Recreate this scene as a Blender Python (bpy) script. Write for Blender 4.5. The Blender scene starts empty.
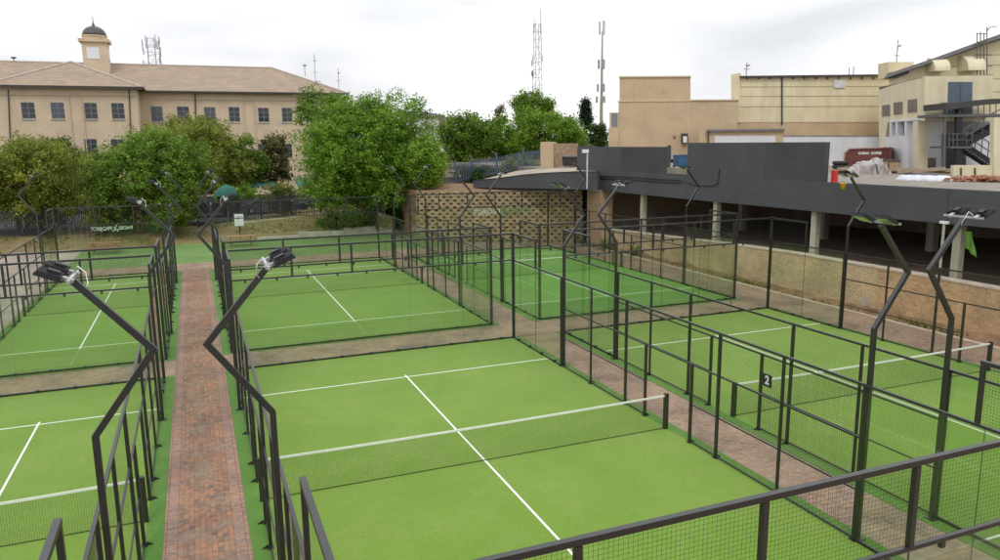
import bpy, bmesh, math, random
from mathutils import Vector, Matrix, noise

# ------------------------------------------------------------------ camera
sc = bpy.context.scene
CAM = Vector((-5.7822, -5.3973, 7.3194))
YAW, PITCH, ROLL, FN = 0.3835, 0.1818, -0.0115, 748.93     # focal length in units of a 1000 wide frame
cy, sy, cp, sp = math.cos(YAW), math.sin(YAW), math.cos(PITCH), math.sin(PITCH)
_f = Vector((sy*cp, cy*cp, -sp)); _r = Vector((cy, -sy, 0)); _u = _r.cross(_f)
RV = math.cos(ROLL)*_r + math.sin(ROLL)*_u
UV = -math.sin(ROLL)*_r + math.cos(ROLL)*_u
FV = _f
cam = bpy.data.cameras.new('camera'); camo = bpy.data.objects.new('camera', cam)
sc.collection.objects.link(camo); sc.camera = camo
camo.matrix_world = Matrix(((RV.x, UV.x, -FV.x, CAM.x), (RV.y, UV.y, -FV.y, CAM.y), (RV.z, UV.z, -FV.z, CAM.z), (0, 0, 0, 1)))
cam.sensor_width = 36; cam.lens = 36*FN/1000; cam.clip_end = 3000; cam.clip_start = 0.1

# ------------------------------------------------------------------ world, sun, exposure
SUN_EL, SUN_AZ = math.radians(52), math.radians(-150)       # azimuth from +Y towards +X
w = bpy.data.worlds.new('World'); sc.world = w; w.use_nodes = True
nt = w.node_tree; nt.nodes.clear()
N = nt.nodes.new; L = nt.links.new
out = N('ShaderNodeOutputWorld'); bg = N('ShaderNodeBackground'); sky = N('ShaderNodeTexSky')
sky.sky_type = 'NISHITA'; sky.sun_disc = False; sky.sun_elevation = SUN_EL; sky.sun_rotation = SUN_AZ
bg.inputs['Strength'].default_value = 0.1
tc = N('ShaderNodeTexCoord'); sep = N('ShaderNodeSeparateXYZ'); L(tc.outputs['Generated'], sep.inputs[0])
# overcast luminance: brighter towards the zenith
mr = N('ShaderNodeMapRange'); mr.inputs['From Min'].default_value = 0.0; mr.inputs['From Max'].default_value = 1.0
mr.inputs['To Min'].default_value = 12.3; mr.inputs['To Max'].default_value = 19.5
L(sep.outputs['Z'], mr.inputs['Value'])
mp = N('ShaderNodeMapping'); mp.inputs['Scale'].default_value = (1.0, 1.0, 4.2); mp.inputs['Location'].default_value = (0.35, 0.9, 0.1)
L(tc.outputs['Generated'], mp.inputs[0])
n1 = N('ShaderNodeTexNoise'); n1.inputs['Scale'].default_value = 1.9; n1.inputs['Detail'].default_value = 5; n1.inputs['Roughness'].default_value = 0.45
n1.inputs['Distortion'].default_value = 0.3
L(mp.outputs[0], n1.inputs['Vector'])
cr = N('ShaderNodeValToRGB'); cr.color_ramp.elements[0].position = 0.41; cr.color_ramp.elements[1].position = 0.69
cr.color_ramp.elements[0].color = (0.63, 0.64, 0.67, 1); cr.color_ramp.elements[1].color = (1.06, 1.06, 1.06, 1)
L(n1.outputs['Fac'], cr.inputs[0])
mul = N('ShaderNodeVectorMath'); mul.operation = 'SCALE'; L(cr.outputs[0], mul.inputs[0]); L(mr.outputs[0], mul.inputs['Scale'])
mx = N('ShaderNodeMixRGB'); mx.inputs['Fac'].default_value = 0.95
L(sky.outputs[0], mx.inputs[1]); L(mul.outputs[0], mx.inputs[2]); L(mx.outputs[0], bg.inputs['Color']); L(bg.outputs[0], out.inputs[0])
sl = bpy.data.lights.new('sun', 'SUN'); sl.energy = 0.9; sl.angle = math.radians(14); sl.color = (1, .965, .91)
so = bpy.data.objects.new('sun', sl); sc.collection.objects.link(so); so.location = (0, 0, 60)
sd = Vector((math.sin(SUN_AZ)*math.cos(SUN_EL), math.cos(SUN_AZ)*math.cos(SUN_EL), math.sin(SUN_EL)))
so.rotation_euler = (-sd).to_track_quat('-Z', 'Y').to_euler()
vs = sc.view_settings; vs.view_transform = 'Standard'; vs.look = 'None'; vs.gamma = 1; vs.use_curve_mapping = False; vs.exposure = 0.0
sc.render.engine = 'CYCLES'
cyc = sc.cycles; cyc.use_denoising = True; cyc.max_bounces = 6; cyc.diffuse_bounces = 4; cyc.glossy_bounces = 3
cyc.transparent_max_bounces = 40; cyc.transmission_bounces = 4; cyc.caustics_reflective = False; cyc.caustics_refractive = False

# ------------------------------------------------------------------ rays of the survey (real coordinates from measured points)
def ray(u, v): return FV + (u-500)/FN*RV - (v-280)/FN*UV
def onZ(u, v, z): d = ray(u, v); return CAM + (z-CAM.z)/d.z*d
def onX(u, v, x): d = ray(u, v); return CAM + (x-CAM.x)/d.x*d
def onY(u, v, y): d = ray(u, v); return CAM + (y-CAM.y)/d.y*d
def onD(u, v, dep): return CAM + dep*ray(u, v)

# ------------------------------------------------------------------ materials
MATS = {}
def newmat(name):
    m = bpy.data.materials.new(name); m.use_nodes = True; MATS[name] = m
    return m, m.node_tree, m.node_tree.nodes['Principled BSDF']
def mat(name, col, rough=0.7, metal=0.0, var=0.12, scale=3.0, bump=0.0, bscale=40.0, spec=0.5, col2=None, stain=0.0):
    m, t, b = newmat(name)
    NN = t.nodes.new; LL = t.links.new
    geo = NN('ShaderNodeNewGeometry')
    nz = NN('ShaderNodeTexNoise'); nz.inputs['Scale'].default_value = scale; nz.inputs['Detail'].default_value = 6
    LL(geo.outputs['Position'], nz.inputs['Vector'])
    rmp = NN('ShaderNodeValToRGB'); rmp.color_ramp.elements[0].position = 0.3; rmp.color_ramp.elements[1].position = 0.7
    c2 = col2 or tuple(min(1, c*(1+var)) for c in col)
    c1 = tuple(c*(1-var) for c in col)
    rmp.color_ramp.elements[0].color = (*c1, 1); rmp.color_ramp.elements[1].color = (*c2, 1)
    LL(nz.outputs['Fac'], rmp.inputs[0]); last = rmp.outputs[0]
    if stain:
        mpn = NN('ShaderNodeMapping'); mpn.inputs['Scale'].default_value = (1.2, 1.2, 0.12); LL(geo.outputs['Position'], mpn.inputs[0])
        n2 = NN('ShaderNodeTexNoise'); n2.inputs['Scale'].default_value = 1.5; n2.inputs['Detail'].default_value = 5; LL(mpn.outputs[0], n2.inputs['Vector'])
        r2 = NN('ShaderNodeValToRGB'); r2.color_ramp.elements[0].position = .35; r2.color_ramp.elements[1].position = .65
        r2.color_ramp.elements[0].color = (1-stain, 1-stain, 1-stain*1.1, 1); r2.color_ramp.elements[1].color = (1, 1, 1, 1)
        LL(n2.outputs['Fac'], r2.inputs[0])
        mm = NN('ShaderNodeMixRGB'); mm.blend_type = 'MULTIPLY'; mm.inputs[0].default_value = 1; LL(last, mm.inputs[1]); LL(r2.outputs[0], mm.inputs[2]); last = mm.outputs[0]
    LL(last, b.inputs['Base Color'])
    b.inputs['Roughness'].default_value = rough; b.inputs['Metallic'].default_value = metal
    b.inputs['Specular IOR Level'].default_value = spec
    if bump:
        nb = NN('ShaderNodeTexNoise'); nb.inputs['Scale'].default_value = bscale; nb.inputs['Detail'].default_value = 4
        LL(geo.outputs['Position'], nb.inputs['Vector'])
        bp = NN('ShaderNodeBump'); bp.inputs['Strength'].default_value = bump; bp.inputs['Distance'].default_value = 0.02
        LL(nb.outputs['Fac'], bp.inputs['Height']); LL(bp.outputs[0], b.inputs['Normal'])
    return m
def turf_mat(name, col, col2):
    m, t, b = newmat(name); NN = t.nodes.new; LL = t.links.new
    geo = NN('ShaderNodeNewGeometry')
    a = NN('ShaderNodeTexNoise'); a.inputs['Scale'].default_value = 0.35; a.inputs['Detail'].default_value = 5; LL(geo.outputs['Position'], a.inputs['Vector'])
    f = NN('ShaderNodeTexNoise'); f.inputs['Scale'].default_value = 28; f.inputs['Detail'].default_value = 6; f.inputs['Roughness'].default_value = .75; LL(geo.outputs['Position'], f.inputs['Vector'])
    r = NN('ShaderNodeValToRGB'); r.color_ramp.elements[0].position = .38; r.color_ramp.elements[1].position = .64
    r.color_ramp.elements[0].color = (*col, 1); r.color_ramp.elements[1].color = (*col2, 1); LL(a.outputs['Fac'], r.inputs[0])
    r2 = NN('ShaderNodeValToRGB'); r2.color_ramp.elements[0].position = .3; r2.color_ramp.elements[1].position = .72
    r2.color_ramp.elements[0].color = (.74, .76, .7, 1); r2.color_ramp.elements[1].color = (1.22, 1.2, 1.25, 1); LL(f.outputs['Fac'], r2.inputs[0])
    mm = NN('ShaderNodeMixRGB'); mm.blend_type = 'MULTIPLY'; mm.inputs[0].default_value = 1; LL(r.outputs[0], mm.inputs[1]); LL(r2.outputs[0], mm.inputs[2])
    # silica sand lying in drifts
    sn_ = NN('ShaderNodeTexNoise'); sn_.inputs['Scale'].default_value = .8; sn_.inputs['Detail'].default_value = 9; sn_.inputs['Roughness'].default_value = .72; sn_.inputs['Distortion'].default_value = .8; LL(geo.outputs['Position'], sn_.inputs['Vector'])
    rs = NN('ShaderNodeValToRGB'); rs.color_ramp.elements[0].position = .47; rs.color_ramp.elements[1].position = .78
    rs.color_ramp.elements[0].color = (0, 0, 0, 1); rs.color_ramp.elements[1].color = (.24, .24, .24, 1); LL(sn_.outputs['Fac'], rs.inputs[0])
    ms = NN('ShaderNodeMixRGB'); LL(rs.outputs[0], ms.inputs[0]); LL(mm.outputs[0], ms.inputs[1]); ms.inputs[2].default_value = (.32, .36, .12, 1); mm = ms
    LL(mm.outputs[0], b.inputs['Base Color']); b.inputs['Roughness'].default_value = .85; b.inputs['Specular IOR Level'].default_value = .25
    b.inputs['Sheen Weight'].default_value = .15
    bp = NN('ShaderNodeBump'); bp.inputs['Strength'].default_value = .5; bp.inputs['Distance'].default_value = .01
    LL(f.outputs['Fac'], bp.inputs['Height']); LL(bp.outputs[0], b.inputs['Normal'])
    return m
def brick_mat(name, c1, c2, mortar, bw, bh, msize=.01, plane='xy', rot=0.0, blot=.25, rough=.85, c3=None, bump=.4, grain=.17):
    """bricks laid in world metres; plane xy (floor), or 'wall' (x+y against z)"""
    m, t, b = newmat(name); NN = t.nodes.new; LL = t.links.new
    geo = NN('ShaderNodeNewGeometry'); vec = geo.outputs['Position']
    if plane == 'wall':
        s = NN('ShaderNodeSeparateXYZ'); LL(vec, s.inputs[0])
        ad = NN('ShaderNodeMath'); ad.operation = 'ADD'; LL(s.outputs['X'], ad.inputs[0]); LL(s.outputs['Y'], ad.inputs[1])
        c = NN('ShaderNodeCombineXYZ'); LL(ad.outputs[0], c.inputs['X']); LL(s.outputs['Z'], c.inputs['Y']); vec = c.outputs[0]
    elif rot:
        mpn = NN('ShaderNodeMapping'); mpn.inputs['Rotation'].default_value = (0, 0, rot); LL(vec, mpn.inputs[0]); vec = mpn.outputs[0]
    br = NN('ShaderNodeTexBrick'); br.inputs['Scale'].default_value = 1; br.inputs['Brick Width'].default_value = bw; br.inputs['Row Height'].default_value = bh
    br.inputs['Mortar Size'].default_value = msize; br.inputs['Mortar Smooth'].default_value = .3; br.inputs['Bias'].default_value = 0
    br.inputs['Color1'].default_value = (*c1, 1); br.inputs['Color2'].default_value = (*c2, 1); br.inputs['Mortar'].default_value = (*mortar, 1)
    LL(vec, br.inputs['Vector'])
    last = br.outputs['Color']
    def blend(scale, lo, hi, p0, p1, last, detail=5, stretch=None):
        n = NN('ShaderNodeTexNoise'); n.inputs['Scale'].default_value = scale; n.inputs['Detail'].default_value = detail
        if stretch:
            q = NN('ShaderNodeMapping'); q.inputs['Scale'].default_value = stretch; LL(geo.outputs['Position'], q.inputs[0]); LL(q.outputs[0], n.inputs['Vector'])
        else: LL(geo.outputs['Position'], n.inputs['Vector'])
        r = NN('ShaderNodeValToRGB'); r.color_ramp.elements[0].position = p0; r.color_ramp.elements[1].position = p1
        r.color_ramp.elements[0].color = (*lo, 1); r.color_ramp.elements[1].color = (*hi, 1); LL(n.outputs['Fac'], r.inputs[0])
        mm = NN('ShaderNodeMixRGB'); mm.blend_type = 'MULTIPLY'; mm.inputs[0].default_value = 1; LL(last, mm.inputs[1]); LL(r.outputs[0], mm.inputs[2]); return mm.outputs[0]
    last = blend(.6, (1-blot, 1-blot, 1-blot*.8), (1+blot*.5, 1+blot*.45, 1+blot*.4), .35, .65, last)
    last = blend(9, (1-grain, 1-grain, 1-grain*.9), (1+grain*.9, 1+grain*.8, 1+grain*.7), .35, .65, last)
    if c3:
        n = NN('ShaderNodeTexNoise'); n.inputs['Scale'].default_value = 1.7; n.inputs['Detail'].default_value = 7; n.inputs['Roughness'].default_value = .7; LL(geo.outputs['Position'], n.inputs['Vector'])
        r = NN('ShaderNodeValToRGB'); r.color_ramp.elements[0].position = .48; r.color_ramp.elements[1].position = .66
        r.color_ramp.elements[0].color = (0, 0, 0, 1); r.color_ramp.elements[1].color = (.75, .75, .75, 1); LL(n.outputs['Fac'], r.inputs[0])
        mm = NN('ShaderNodeMixRGB'); LL(r.outputs[0], mm.inputs[0]); LL(last, mm.inputs[1]); mm.inputs[2].default_value = (*c3, 1); last = mm.outputs[0]
    LL(last, b.inputs['Base Color']); b.inputs['Roughness'].default_value = rough; b.inputs['Specular IOR Level'].default_value = .3
    bp = NN('ShaderNodeBump'); bp.inputs['Strength'].default_value = bump; bp.inputs['Distance'].default_value = .006; bp.invert = True
    LL(br.outputs['Fac'], bp.inputs['Height']); LL(bp.outputs[0], b.inputs['Normal'])
    return m
def grid_mat(name, pitch, wire, col):
    """wire netting: square openings of PITCH metres between round wires"""
    m, t, b = newmat(name); NN = t.nodes.new; LL = t.links.new
    geo = NN('ShaderNodeNewGeometry'); s = NN('ShaderNodeSeparateXYZ'); LL(geo.outputs['Position'], s.inputs[0])
    ad = NN('ShaderNodeMath'); ad.operation = 'ADD'; LL(s.outputs['X'], ad.inputs[0]); LL(s.outputs['Y'], ad.inputs[1])
    res = []
    for o in (ad.outputs[0], s.outputs['Z']):
        d = NN('ShaderNodeMath'); d.operation = 'DIVIDE'; LL(o, d.inputs[0]); d.inputs[1].default_value = pitch
        fr = NN('ShaderNodeMath'); fr.operation = 'FRACT'; LL(d.outputs[0], fr.inputs[0])
        lt = NN('ShaderNodeMath'); lt.operation = 'LESS_THAN'; LL(fr.outputs[0], lt.inputs[0]); lt.inputs[1].default_value = wire/pitch
        res.append(lt.outputs[0])
    mxm = NN('ShaderNodeMath'); mxm.operation = 'MAXIMUM'; LL(res[0], mxm.inputs[0]); LL(res[1], mxm.inputs[1])
    LL(mxm.outputs[0], b.inputs['Alpha']); b.inputs['Base Color'].default_value = (*col, 1); b.inputs['Roughness'].default_value = .6
    return m
def glass_mat(name, tint, refl=1.0):
    m, t, b = newmat(name); NN = t.nodes.new; LL = t.links.new
    o = t.nodes['Material Output']; t.nodes.remove(b)
    tr = NN('ShaderNodeBsdfTransparent'); tr.inputs[0].default_value = (*tint, 1)
    gl = NN('ShaderNodeBsdfGlossy'); gl.inputs['Roughness'].default_value = .03; gl.inputs[0].default_value = (refl, refl, refl, 1)
    lw = NN('ShaderNodeLayerWeight'); pw = NN('ShaderNodeMath'); pw.operation = 'POWER'; LL(lw.outputs['Facing'], pw.inputs[0]); pw.inputs[1].default_value = 5
    fr = NN('ShaderNodeMath'); fr.operation = 'MULTIPLY_ADD'; LL(pw.outputs[0], fr.inputs[0]); fr.inputs[1].default_value = .85; fr.inputs[2].default_value = .045
    mm = NN('ShaderNodeMixShader'); LL(fr.outputs[0], mm.inputs[0]); LL(tr.outputs[0], mm.inputs[1]); LL(gl.outputs[0], mm.inputs[2]); LL(mm.outputs[0], o.inputs[0])
    return m
def leaf_mat(name, c1, c2, c3):
    m, t, b = newmat(name); NN = t.nodes.new; LL = t.links.new
    o = t.nodes['Material Output']
    geo = NN('ShaderNodeNewGeometry')
    n = NN('ShaderNodeTexNoise'); n.inputs['Scale'].default_value = .65; n.inputs['Detail'].default_value = 5; n.inputs['Roughness'].default_value = .62; LL(geo.outputs['Position'], n.inputs['Vector'])
    r = NN('ShaderNodeValToRGB'); r.color_ramp.elements[0].position = .3; r.color_ramp.elements[1].position = .7
    r.color_ramp.elements[0].color = (*c1, 1); r.color_ramp.elements[1].color = (*c3, 1)
    e = r.color_ramp.elements.new(.5); e.color = (*c2, 1)
    ri = geo.outputs['Random Per Island']
    mixn = NN('ShaderNodeMath'); mixn.operation = 'MULTIPLY_ADD'; LL(ri, mixn.inputs[0]); mixn.inputs[1].default_value = .26
    sub = NN('ShaderNodeMath'); sub.operation = 'SUBTRACT'; LL(n.outputs['Fac'], sub.inputs[0]); sub.inputs[1].default_value = .12; LL(sub.outputs[0], mixn.inputs[2])
    LL(mixn.outputs[0], r.inputs[0]); LL(r.outputs[0], b.inputs['Base Color'])
    b.inputs['Roughness'].default_value = .55; b.inputs['Specular IOR Level'].default_value = .35
    tl = NN('ShaderNodeBsdfTranslucent'); LL(r.outputs[0], tl.inputs[0])
    mm = NN('ShaderNodeMixShader'); mm.inputs[0].default_value = .35; LL(b.outputs[0], mm.inputs[1]); LL(tl.outputs[0], mm.inputs[2]); LL(mm.outputs[0], o.inputs[0])
    return m

turf_mat('turf', (.138, .255, .017), (.165, .280, .026))
turf_mat('turf_bright', (.088, .240, .016), (.118, .275, .028))
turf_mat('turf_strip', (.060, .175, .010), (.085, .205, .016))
turf_mat('turf_far', (.080, .185, .018), (.115, .225, .028))
mat('line', (.80, .83, .76), .8, var=.05, scale=8)
brick_mat('paver', (.40, .205, .115), (.205, .145, .11), (.17, .13, .09), .2, .1, .006, rot=math.pi/2, blot=.22, grain=.22, c3=(.28, .23, .17))
brick_mat('paver_cross', (.39, .26, .165), (.26, .20, .145), (.22, .175, .125), .2, .1, .006, blot=.3, c3=(.34, .28, .215))
brick_mat('paver_edge', (.40, .235, .16), (.27, .20, .16), (.12, .09, .07), .1, .2, .006, rot=math.pi/2, blot=.2)
mat('concrete', (.26, .23, .195), .9, var=.15, scale=1.3, bump=.3, stain=.18)
mat('side_yard', (.36, .31, .25), .9, var=.2, scale=.5, bump=.3)
mat('concrete_light', (.50, .46, .39), .9, var=.15, scale=1.8, bump=.3, stain=.15)
mat('column_paint', (.48, .45, .36), .8, var=.12, scale=2, stain=.25)
mat('black_steel', (.0095, .0088, .009), .38, var=.35, scale=9, spec=.95, bump=.08, bscale=60)
mat('black_fin', (.012, .012, .014), .5, var=.3, scale=9, spec=.5)
mat('silver', (.55, .55, .56), .35, metal=.7, var=.1)
mat('white_cable', (.75, .75, .72), .5, var=.05)
mat('led_lens', (.34, .46, .26), .15, var=.1, spec=.8)  # green turf reflection in the glass is put into the base colour
grid_mat('wire_mesh', .05, .0031, (.012, .012, .012))
grid_mat('net_mesh', .045, .0034, (.02, .03, .02))
mat('net_cord', (.03, .055, .012), .8)
mat('net_tape', (.78, .79, .74), .7, var=.05)
glass_mat('court_glass', (.925, .955, .92), .9)
mat('bolt', (.6, .6, .6), .3, metal=.8)
mat('sticker', (.72, .76, .72), .6, var=.05)
mat('sticker_green', (.10, .30, .12), .6, var=.05)
brick_mat('dark_plaster', (.088, .089, .098), (.082, .083, .091), (.074, .075, .082), .42, .17, .02, 'wall', blot=.10, grain=.02, bump=.1)
brick_mat('dark_plaster_panel', (.074, .072, .080), (.069, .067, .074), (.062, .061, .066), .42, .17, .02, 'wall', blot=.10, grain=.02, bump=.1)
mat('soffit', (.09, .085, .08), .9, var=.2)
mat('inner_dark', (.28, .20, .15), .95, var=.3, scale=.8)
brick_mat('yellow_brick', (.74, .58, .34), (.60, .45, .26), (.42, .33, .21), .24, .10, .016, 'wall', blot=.22, grain=.10)
brick_mat('orange_brick', (.66, .42, .20), (.52, .31, .15), (.58, .46, .32), .24, .10, .014, 'wall', blot=.3, grain=.12)
brick_mat('pier_brick', (.52, .36, .23), (.46, .31, .19), (.46, .36, .26), .23, .085, .012, 'wall', blot=.15)
brick_mat('tan_brick', (.60, .455, .29), (.55, .41, .26), (.50, .39, .27), .23, .085, .012, 'wall', blot=.10, grain=.05)
brick_mat('left_brick', (.68, .545, .375), (.63, .50, .34), (.60, .49, .36), .23, .085, .012, 'wall', blot=.08, grain=.04)
mat('left_trim', (.60, .48, .34), .85, var=.1, scale=2)
mat('roof_trim', (.46, .40, .36), .8, var=.12, scale=2)
mat('crib_block', (.38, .29, .165), .95, var=.4, scale=2.6, bump=.6, bscale=20, col2=(.48, .37, .22))
mat('crib_gap', (.085, .062, .038), 1, var=.3)
mat('soil', (.23, .125, .065), 1, var=.3, scale=1.6, bump=.8, bscale=6, col2=(.30, .19, .11))
mat('dry_bank', (.25, .15, .075), 1, var=.35, scale=.7, bump=.9, bscale=7, col2=(.23, .20, .08))
mat('rough_ground', (.16, .15, .08), 1, var=.35, scale=.25, bump=.5, bscale=3, col2=(.10, .14, .05))
mat('asphalt', (.055, .055, .06), .9, var=.2, scale=4, bump=.3)
mat('bark', (.12, .08, .055), .95, var=.3, scale=5, bump=.6, bscale=14)
mat('bark_red', (.16, .075, .045), .95, var=.3, scale=5, bump=.6, bscale=14)
mat('cream', (.72, .63, .43), .85, var=.07, scale=.8, stain=.10)
mat('cream_box', (.72, .64, .45), .85, var=.08, scale=.8, stain=.14)
mat('cream_groove', (.33, .28, .17), .9)
mat('white_paint', (.68, .68, .70), .75, var=.05, scale=1, stain=.06)
mat('grey_roof', (.17, .17, .18), .6, var=.1)
mat('dark_trim', (.05, .047, .045), .6)
mat('grey_steel', (.13, .13, .135), .5, metal=.3)
mat('blue_door', (.10, .13, .18), .5, var=.15, stain=.15)
mat('louvre', (.16, .13, .11), .6, var=.15)
mat('window_frame', (.16, .16, .17), .5)
mat('container_red', (.16, .046, .036), .6, var=.2, scale=2, stain=.2)
mat('container_edge', (.42, .26, .22), .7, var=.2)
mat('lettering', (.75, .70, .68), .7)
mat('plastic_sheet', (.36, .33, .31), .45, var=.2, scale=3)
mat('wood', (.36, .25, .16), .85, var=.3, scale=5, bump=.3)
mat('bench_wood', (.27, .125, .06), .75, var=.25, scale=6, bump=.2)
mat('bench_wood_pale', (.40, .21, .12), .75, var=.2, scale=6, bump=.2)
mat('timber', (.34, .27, .19), .9, var=.25, scale=3)
mat('sack', (.66, .68, .74), .6, var=.1)
mat('sack_print', (.05, .12, .4), .6)
mat('clay_brick', (.40, .19, .12), .9, var=.35, scale=4)
mat('red_plastic', (.55, .02, .025), .45, var=.1)
mat('yellow_plastic', (.70, .42, .02), .45, var=.1)
mat('blue_plastic', (.03, .10, .19), .45, var=.2)
mat('rubber', (.03, .025, .022), .8)
mat('sign_white', (.75, .77, .80), .5, var=.03)
mat('sign_text', (.30, .32, .36), .6)
mat('palisade', (.045, .047, .055), .5, metal=.3)
mat('fence_blue', (.10, .14, .20), .5, metal=.2)
mat('mast_steel', (.36, .36, .38), .6, metal=.2)
mat('mast_green', (.30, .36, .25), .6)
mat('antenna_white', (.60, .60, .62), .6)
mat('copper_dark', (.10, .085, .095), .5, metal=.2, var=.25, scale=4, stain=.3)
mat('roof_flash_red', (.30, .05, .04), .7)
mat('teal_cloth', (.02, .13, .10), .8, var=.2)
mat('teal_pale', (.04, .15, .12), .8, var=.2)
mat('banner_green', (.022, .075, .035), .8, var=.25, scale=3)
mat('car_dark', (.03, .035, .05), .3, spec=.8); mat('car_grey', (.18, .19, .21), .3, spec=.8); mat('car_white', (.6, .6, .6), .3)
mat('car_glass', (.02, .025, .03), .1, spec=.9)
mat('lamp_lit', (.8, .8, .78), .4)
mat('kerb', (.62, .54, .43), .9, var=.2, scale=3)
glass_mat('window_glass', (.3, .3, .3), 1.0)
m, t, b = newmat('pane'); b.inputs['Base Color'].default_value = (.035, .04, .05, 1); b.inputs['Roughness'].default_value = .08
m, t, b = newmat('glass_edge'); b.inputs['Base Color'].default_value = (.03, .075, .05, 1); b.inputs['Roughness'].default_value = .2
m, t, b = newmat('pane_pale'); b.inputs['Base Color'].default_value = (.075, .09, .11, 1); b.inputs['Roughness'].default_value = .15
m, t, b = newmat('mesh_green_shade'); b.inputs['Base Color'].default_value = (.02, .06, .03, 1); b.inputs['Alpha'].default_value = .7
leaf_mat('leaf_bright', (.055, .14, .010), (.16, .30, .022), (.30, .44, .055))
leaf_mat('leaf_mid', (.05, .11, .010), (.135, .24, .024), (.26, .38, .05))
leaf_mat('leaf_olive', (.07, .095, .012), (.20, .245, .028), (.37, .40, .07))
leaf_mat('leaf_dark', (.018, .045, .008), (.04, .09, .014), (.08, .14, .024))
leaf_mat('leaf_rust', (.06, .06, .022), (.13, .12, .04), (.22, .19, .065))
leaf_mat('leaf_conifer', (.010, .028, .014), (.018, .045, .020), (.03, .06, .028))
leaf_mat('leaf_yellow', (.07, .10, .012), (.15, .20, .03), (.25, .28, .05))

# roof tiles: courses with a slight wave of colour
def tile_mat(name, c1, c2):
    m, t, b = newmat(name); NN = t.nodes.new; LL = t.links.new
    geo = NN('ShaderNodeNewGeometry'); s = NN('ShaderNodeSeparateXYZ'); LL(geo.outputs['Position'], s.inputs[0])
    ad = NN('ShaderNodeMath'); ad.operation = 'ADD'; LL(s.outputs['X'], ad.inputs[0]); LL(s.outputs['Y'], ad.inputs[1])
    c = NN('ShaderNodeCombineXYZ'); LL(ad.outputs[0], c.inputs['X']); LL(s.outputs['Z'], c.inputs['Y'])
    br = NN('ShaderNodeTexBrick'); br.inputs['Scale'].default_value = 1; br.inputs['Brick Width'].default_value = .42; br.inputs['Row Height'].default_value = .20
    br.inputs['Mortar Size'].default_value = .055; br.inputs['Color1'].default_value = (*c1, 1); br.inputs['Color2'].default_value = (*c2, 1)
    br.inputs['Mortar'].default_value = tuple(v*.62 for v in c1)+(1,); LL(c.outputs[0], br.inputs['Vector'])
    n = NN('ShaderNodeTexNoise'); n.inputs['Scale'].default_value = .7; n.inputs['Detail'].default_value = 6; LL(geo.outputs['Position'], n.inputs['Vector'])
    r = NN('ShaderNodeValToRGB'); r.color_ramp.elements[0].position = .35; r.color_ramp.elements[1].position = .7
    r.color_ramp.elements[0].color = (.86, .86, .86, 1); r.color_ramp.elements[1].color = (1.12, 1.05, 1.02, 1); LL(n.outputs['Fac'], r.inputs[0])
    mm = NN('ShaderNodeMixRGB'); mm.blend_type = 'MULTIPLY'; mm.inputs[0].default_value = 1; LL(br.outputs[0], mm.inputs[1]); LL(r.outputs[0], mm.inputs[2])
    # silica sand lying in drifts
    sn_ = NN('ShaderNodeTexNoise'); sn_.inputs['Scale'].default_value = .8; sn_.inputs['Detail'].default_value = 9; sn_.inputs['Roughness'].default_value = .72; sn_.inputs['Distortion'].default_value = .8; LL(geo.outputs['Position'], sn_.inputs['Vector'])
    rs = NN('ShaderNodeValToRGB'); rs.color_ramp.elements[0].position = .47; rs.color_ramp.elements[1].position = .78
    rs.color_ramp.elements[0].color = (0, 0, 0, 1); rs.color_ramp.elements[1].color = (.24, .24, .24, 1); LL(sn_.outputs['Fac'], rs.inputs[0])
    ms = NN('ShaderNodeMixRGB'); LL(rs.outputs[0], ms.inputs[0]); LL(mm.outputs[0], ms.inputs[1]); ms.inputs[2].default_value = (.32, .36, .12, 1); mm = ms
    LL(mm.outputs[0], b.inputs['Base Color']); b.inputs['Roughness'].default_value = .85
    return m
tile_mat('roof_tile', (.43, .335, .255), (.37, .285, .215))

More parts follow.
